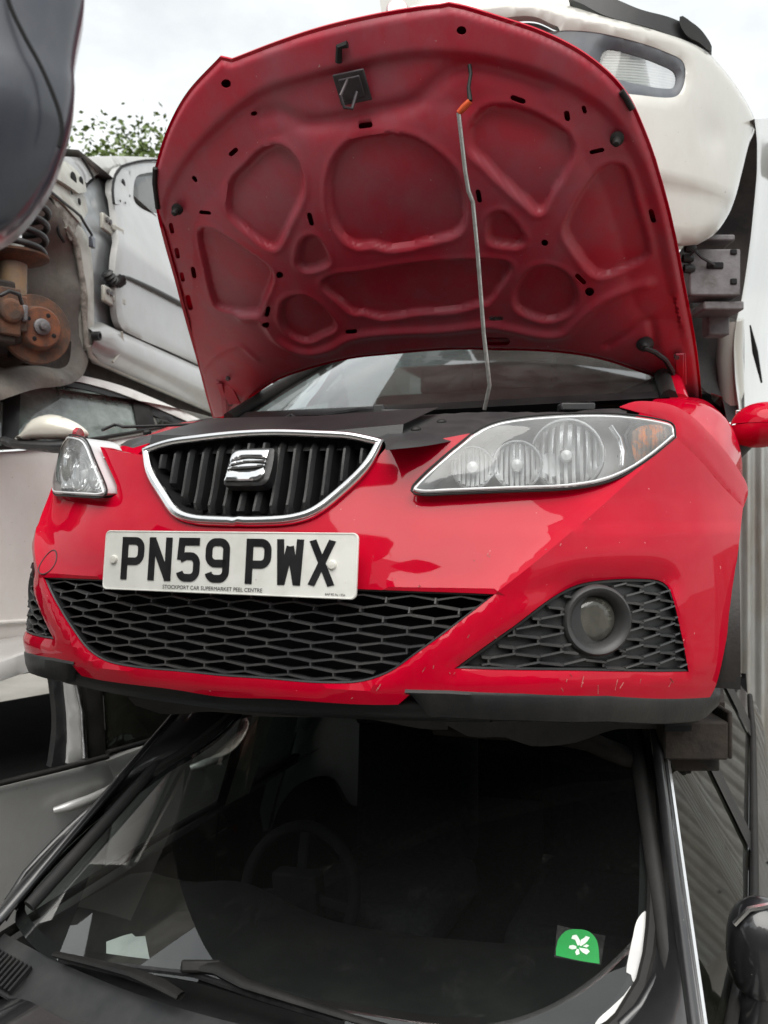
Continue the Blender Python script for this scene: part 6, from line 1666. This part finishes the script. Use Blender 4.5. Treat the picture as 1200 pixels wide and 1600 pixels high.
# ================================================================ corrugated fence behind the stacks
def fence(name, label, A, Bp, h0, h1, pitch=.085, amp=.016):
    g = thing(name, label, 'fence', tuple((np.array(A) + np.array(Bp))/2))
    A, Bp = np.array(A, float), np.array(Bp, float); L_ = np.linalg.norm(Bp - A); t = (Bp - A)/L_; n = np.array([t[1], -t[0], 0])
    w = pitch*9; k = int(math.ceil(L_/w))
    for s in range(k):
        u = np.linspace(0, w + pitch*.5, 9*8 + 4); rows = []
        dz = random.uniform(-.03, .03)
        for q in u:
            off = amp*math.sin(q/pitch*2*math.pi) + (.004 if s % 2 else 0)
            p = A + t*(s*w + q) + n*off; rows.append([(p[0], p[1], z) for z in (h0 + .0, (h0 + h1)/2, h1 + dz)])
        sh = grid_mesh('sheet', np.array(rows), 'galv', g, angle=80)
        for zz in (h0 + .3, (h0 + h1)/2, h1 - .2):
            mb = MB(); p = A + t*(s*w + pitch*.25) + n*(amp + .006); mb.lathe((p[0], p[1], zz), n, [(.014, -.004), (.012, .003), (0, .004)], 8); mb.build('screw', 'zinc', sh)
    for s in range(int(L_/2.2) + 1):
        p = A + t*min(s*2.2, L_) - n*.08; mb = MB(); mb.frame((p[0], p[1], (h0+h1)/2), t, n, (0, 0, 1), .08, .08, h1 - h0); mb.build('post', 'zinc', g)
fence('corrugated_fence', 'grey corrugated metal fence behind the stacked cars at the right', (.2, 4.75, 0), (6.5, 4.75, 0), 0, 2.35)

# ================================================================ unseen wall added behind the viewer, to give the paint dark reflections
def reflection_wall():
    rows = [[(x, -5.2 + .05*math.sin(x*3), z) for z in (0, 1.2, 4.2 + .5*math.sin(x*.9) + .3*math.sin(x*2.3))] for x in np.linspace(-14, 14, 60)]
    o = grid_mesh('reflection_wall', np.array(rows), 'wall_dark'); o['kind'] = 'structure'
MT['wall_dark'] = M('reflection_wall_dark', (0.20, 0.19, 0.18), 0.85, c2=(0.06, 0.06, 0.06), scale=1.2, bump=.4, bump_scale=12)
reflection_wall()

# ================================================================ tree beyond the left stack
def tree(base, h, seed):
    rnd = random.Random(seed)
    g = thing('broadleaf_tree', 'leafy green tree showing above the top silver car at left', 'tree', base)
    b = np.array(base, float); top = b + np.array([.2, .1, h*.72])
    tube('trunk', [b, b + np.array([.05, 0, h*.3]), b + np.array([.12, .05, h*.55]), top], [.22, .17, .11, .05], 'bark', g, 10)
    ends = []
    for k in range(26):
        f = rnd.uniform(.35, 1.0); p = b + (top - b)*f; a = rnd.uniform(0, 2*math.pi); l = (1.25 - f*.5)*h*.26*rnd.uniform(.7, 1.15)
        e = p + np.array([math.cos(a)*l, math.sin(a)*l, l*rnd.uniform(.35, 1.0)])
        tube('limb', [p, (p + e)/2 + np.array([0, 0, -.1]), e], [.05, .035, .012], 'bark', g, 6); ends += [e, (p + e*2)/3]
    V, Fc = [], []
    for e in ends:
        for c in range(7):
            cc = e + np.array([rnd.gauss(0, .36), rnd.gauss(0, .36), rnd.gauss(0, .28)])
            for q in range(60):
                p = cc + np.array([rnd.gauss(0, .20), rnd.gauss(0, .20), rnd.gauss(0, .15)]); s = rnd.uniform(.035, .06)
                d1 = np.array([rnd.gauss(0, 1), rnd.gauss(0, 1), rnd.gauss(0, .6)]); d1 /= np.linalg.norm(d1); d2 = np.cross(d1, [rnd.gauss(0, 1), rnd.gauss(0, 1), rnd.gauss(0, 1)]); d2 /= max(np.linalg.norm(d2), 1e-6)
                n = len(V); V += [p - d1*s, p + d2*s*.55, p + d1*s, p - d2*s*.55]; Fc.append((n, n+1, n+2, n+3))
    o = new_mesh('crown', V, Fc, 'leaf', g, False); o['kind'] = 'stuff'
_tb = at_depth(150, 240, 13.0)
tree((_tb[0] - .4, _tb[1], 0), 8.5, 3)
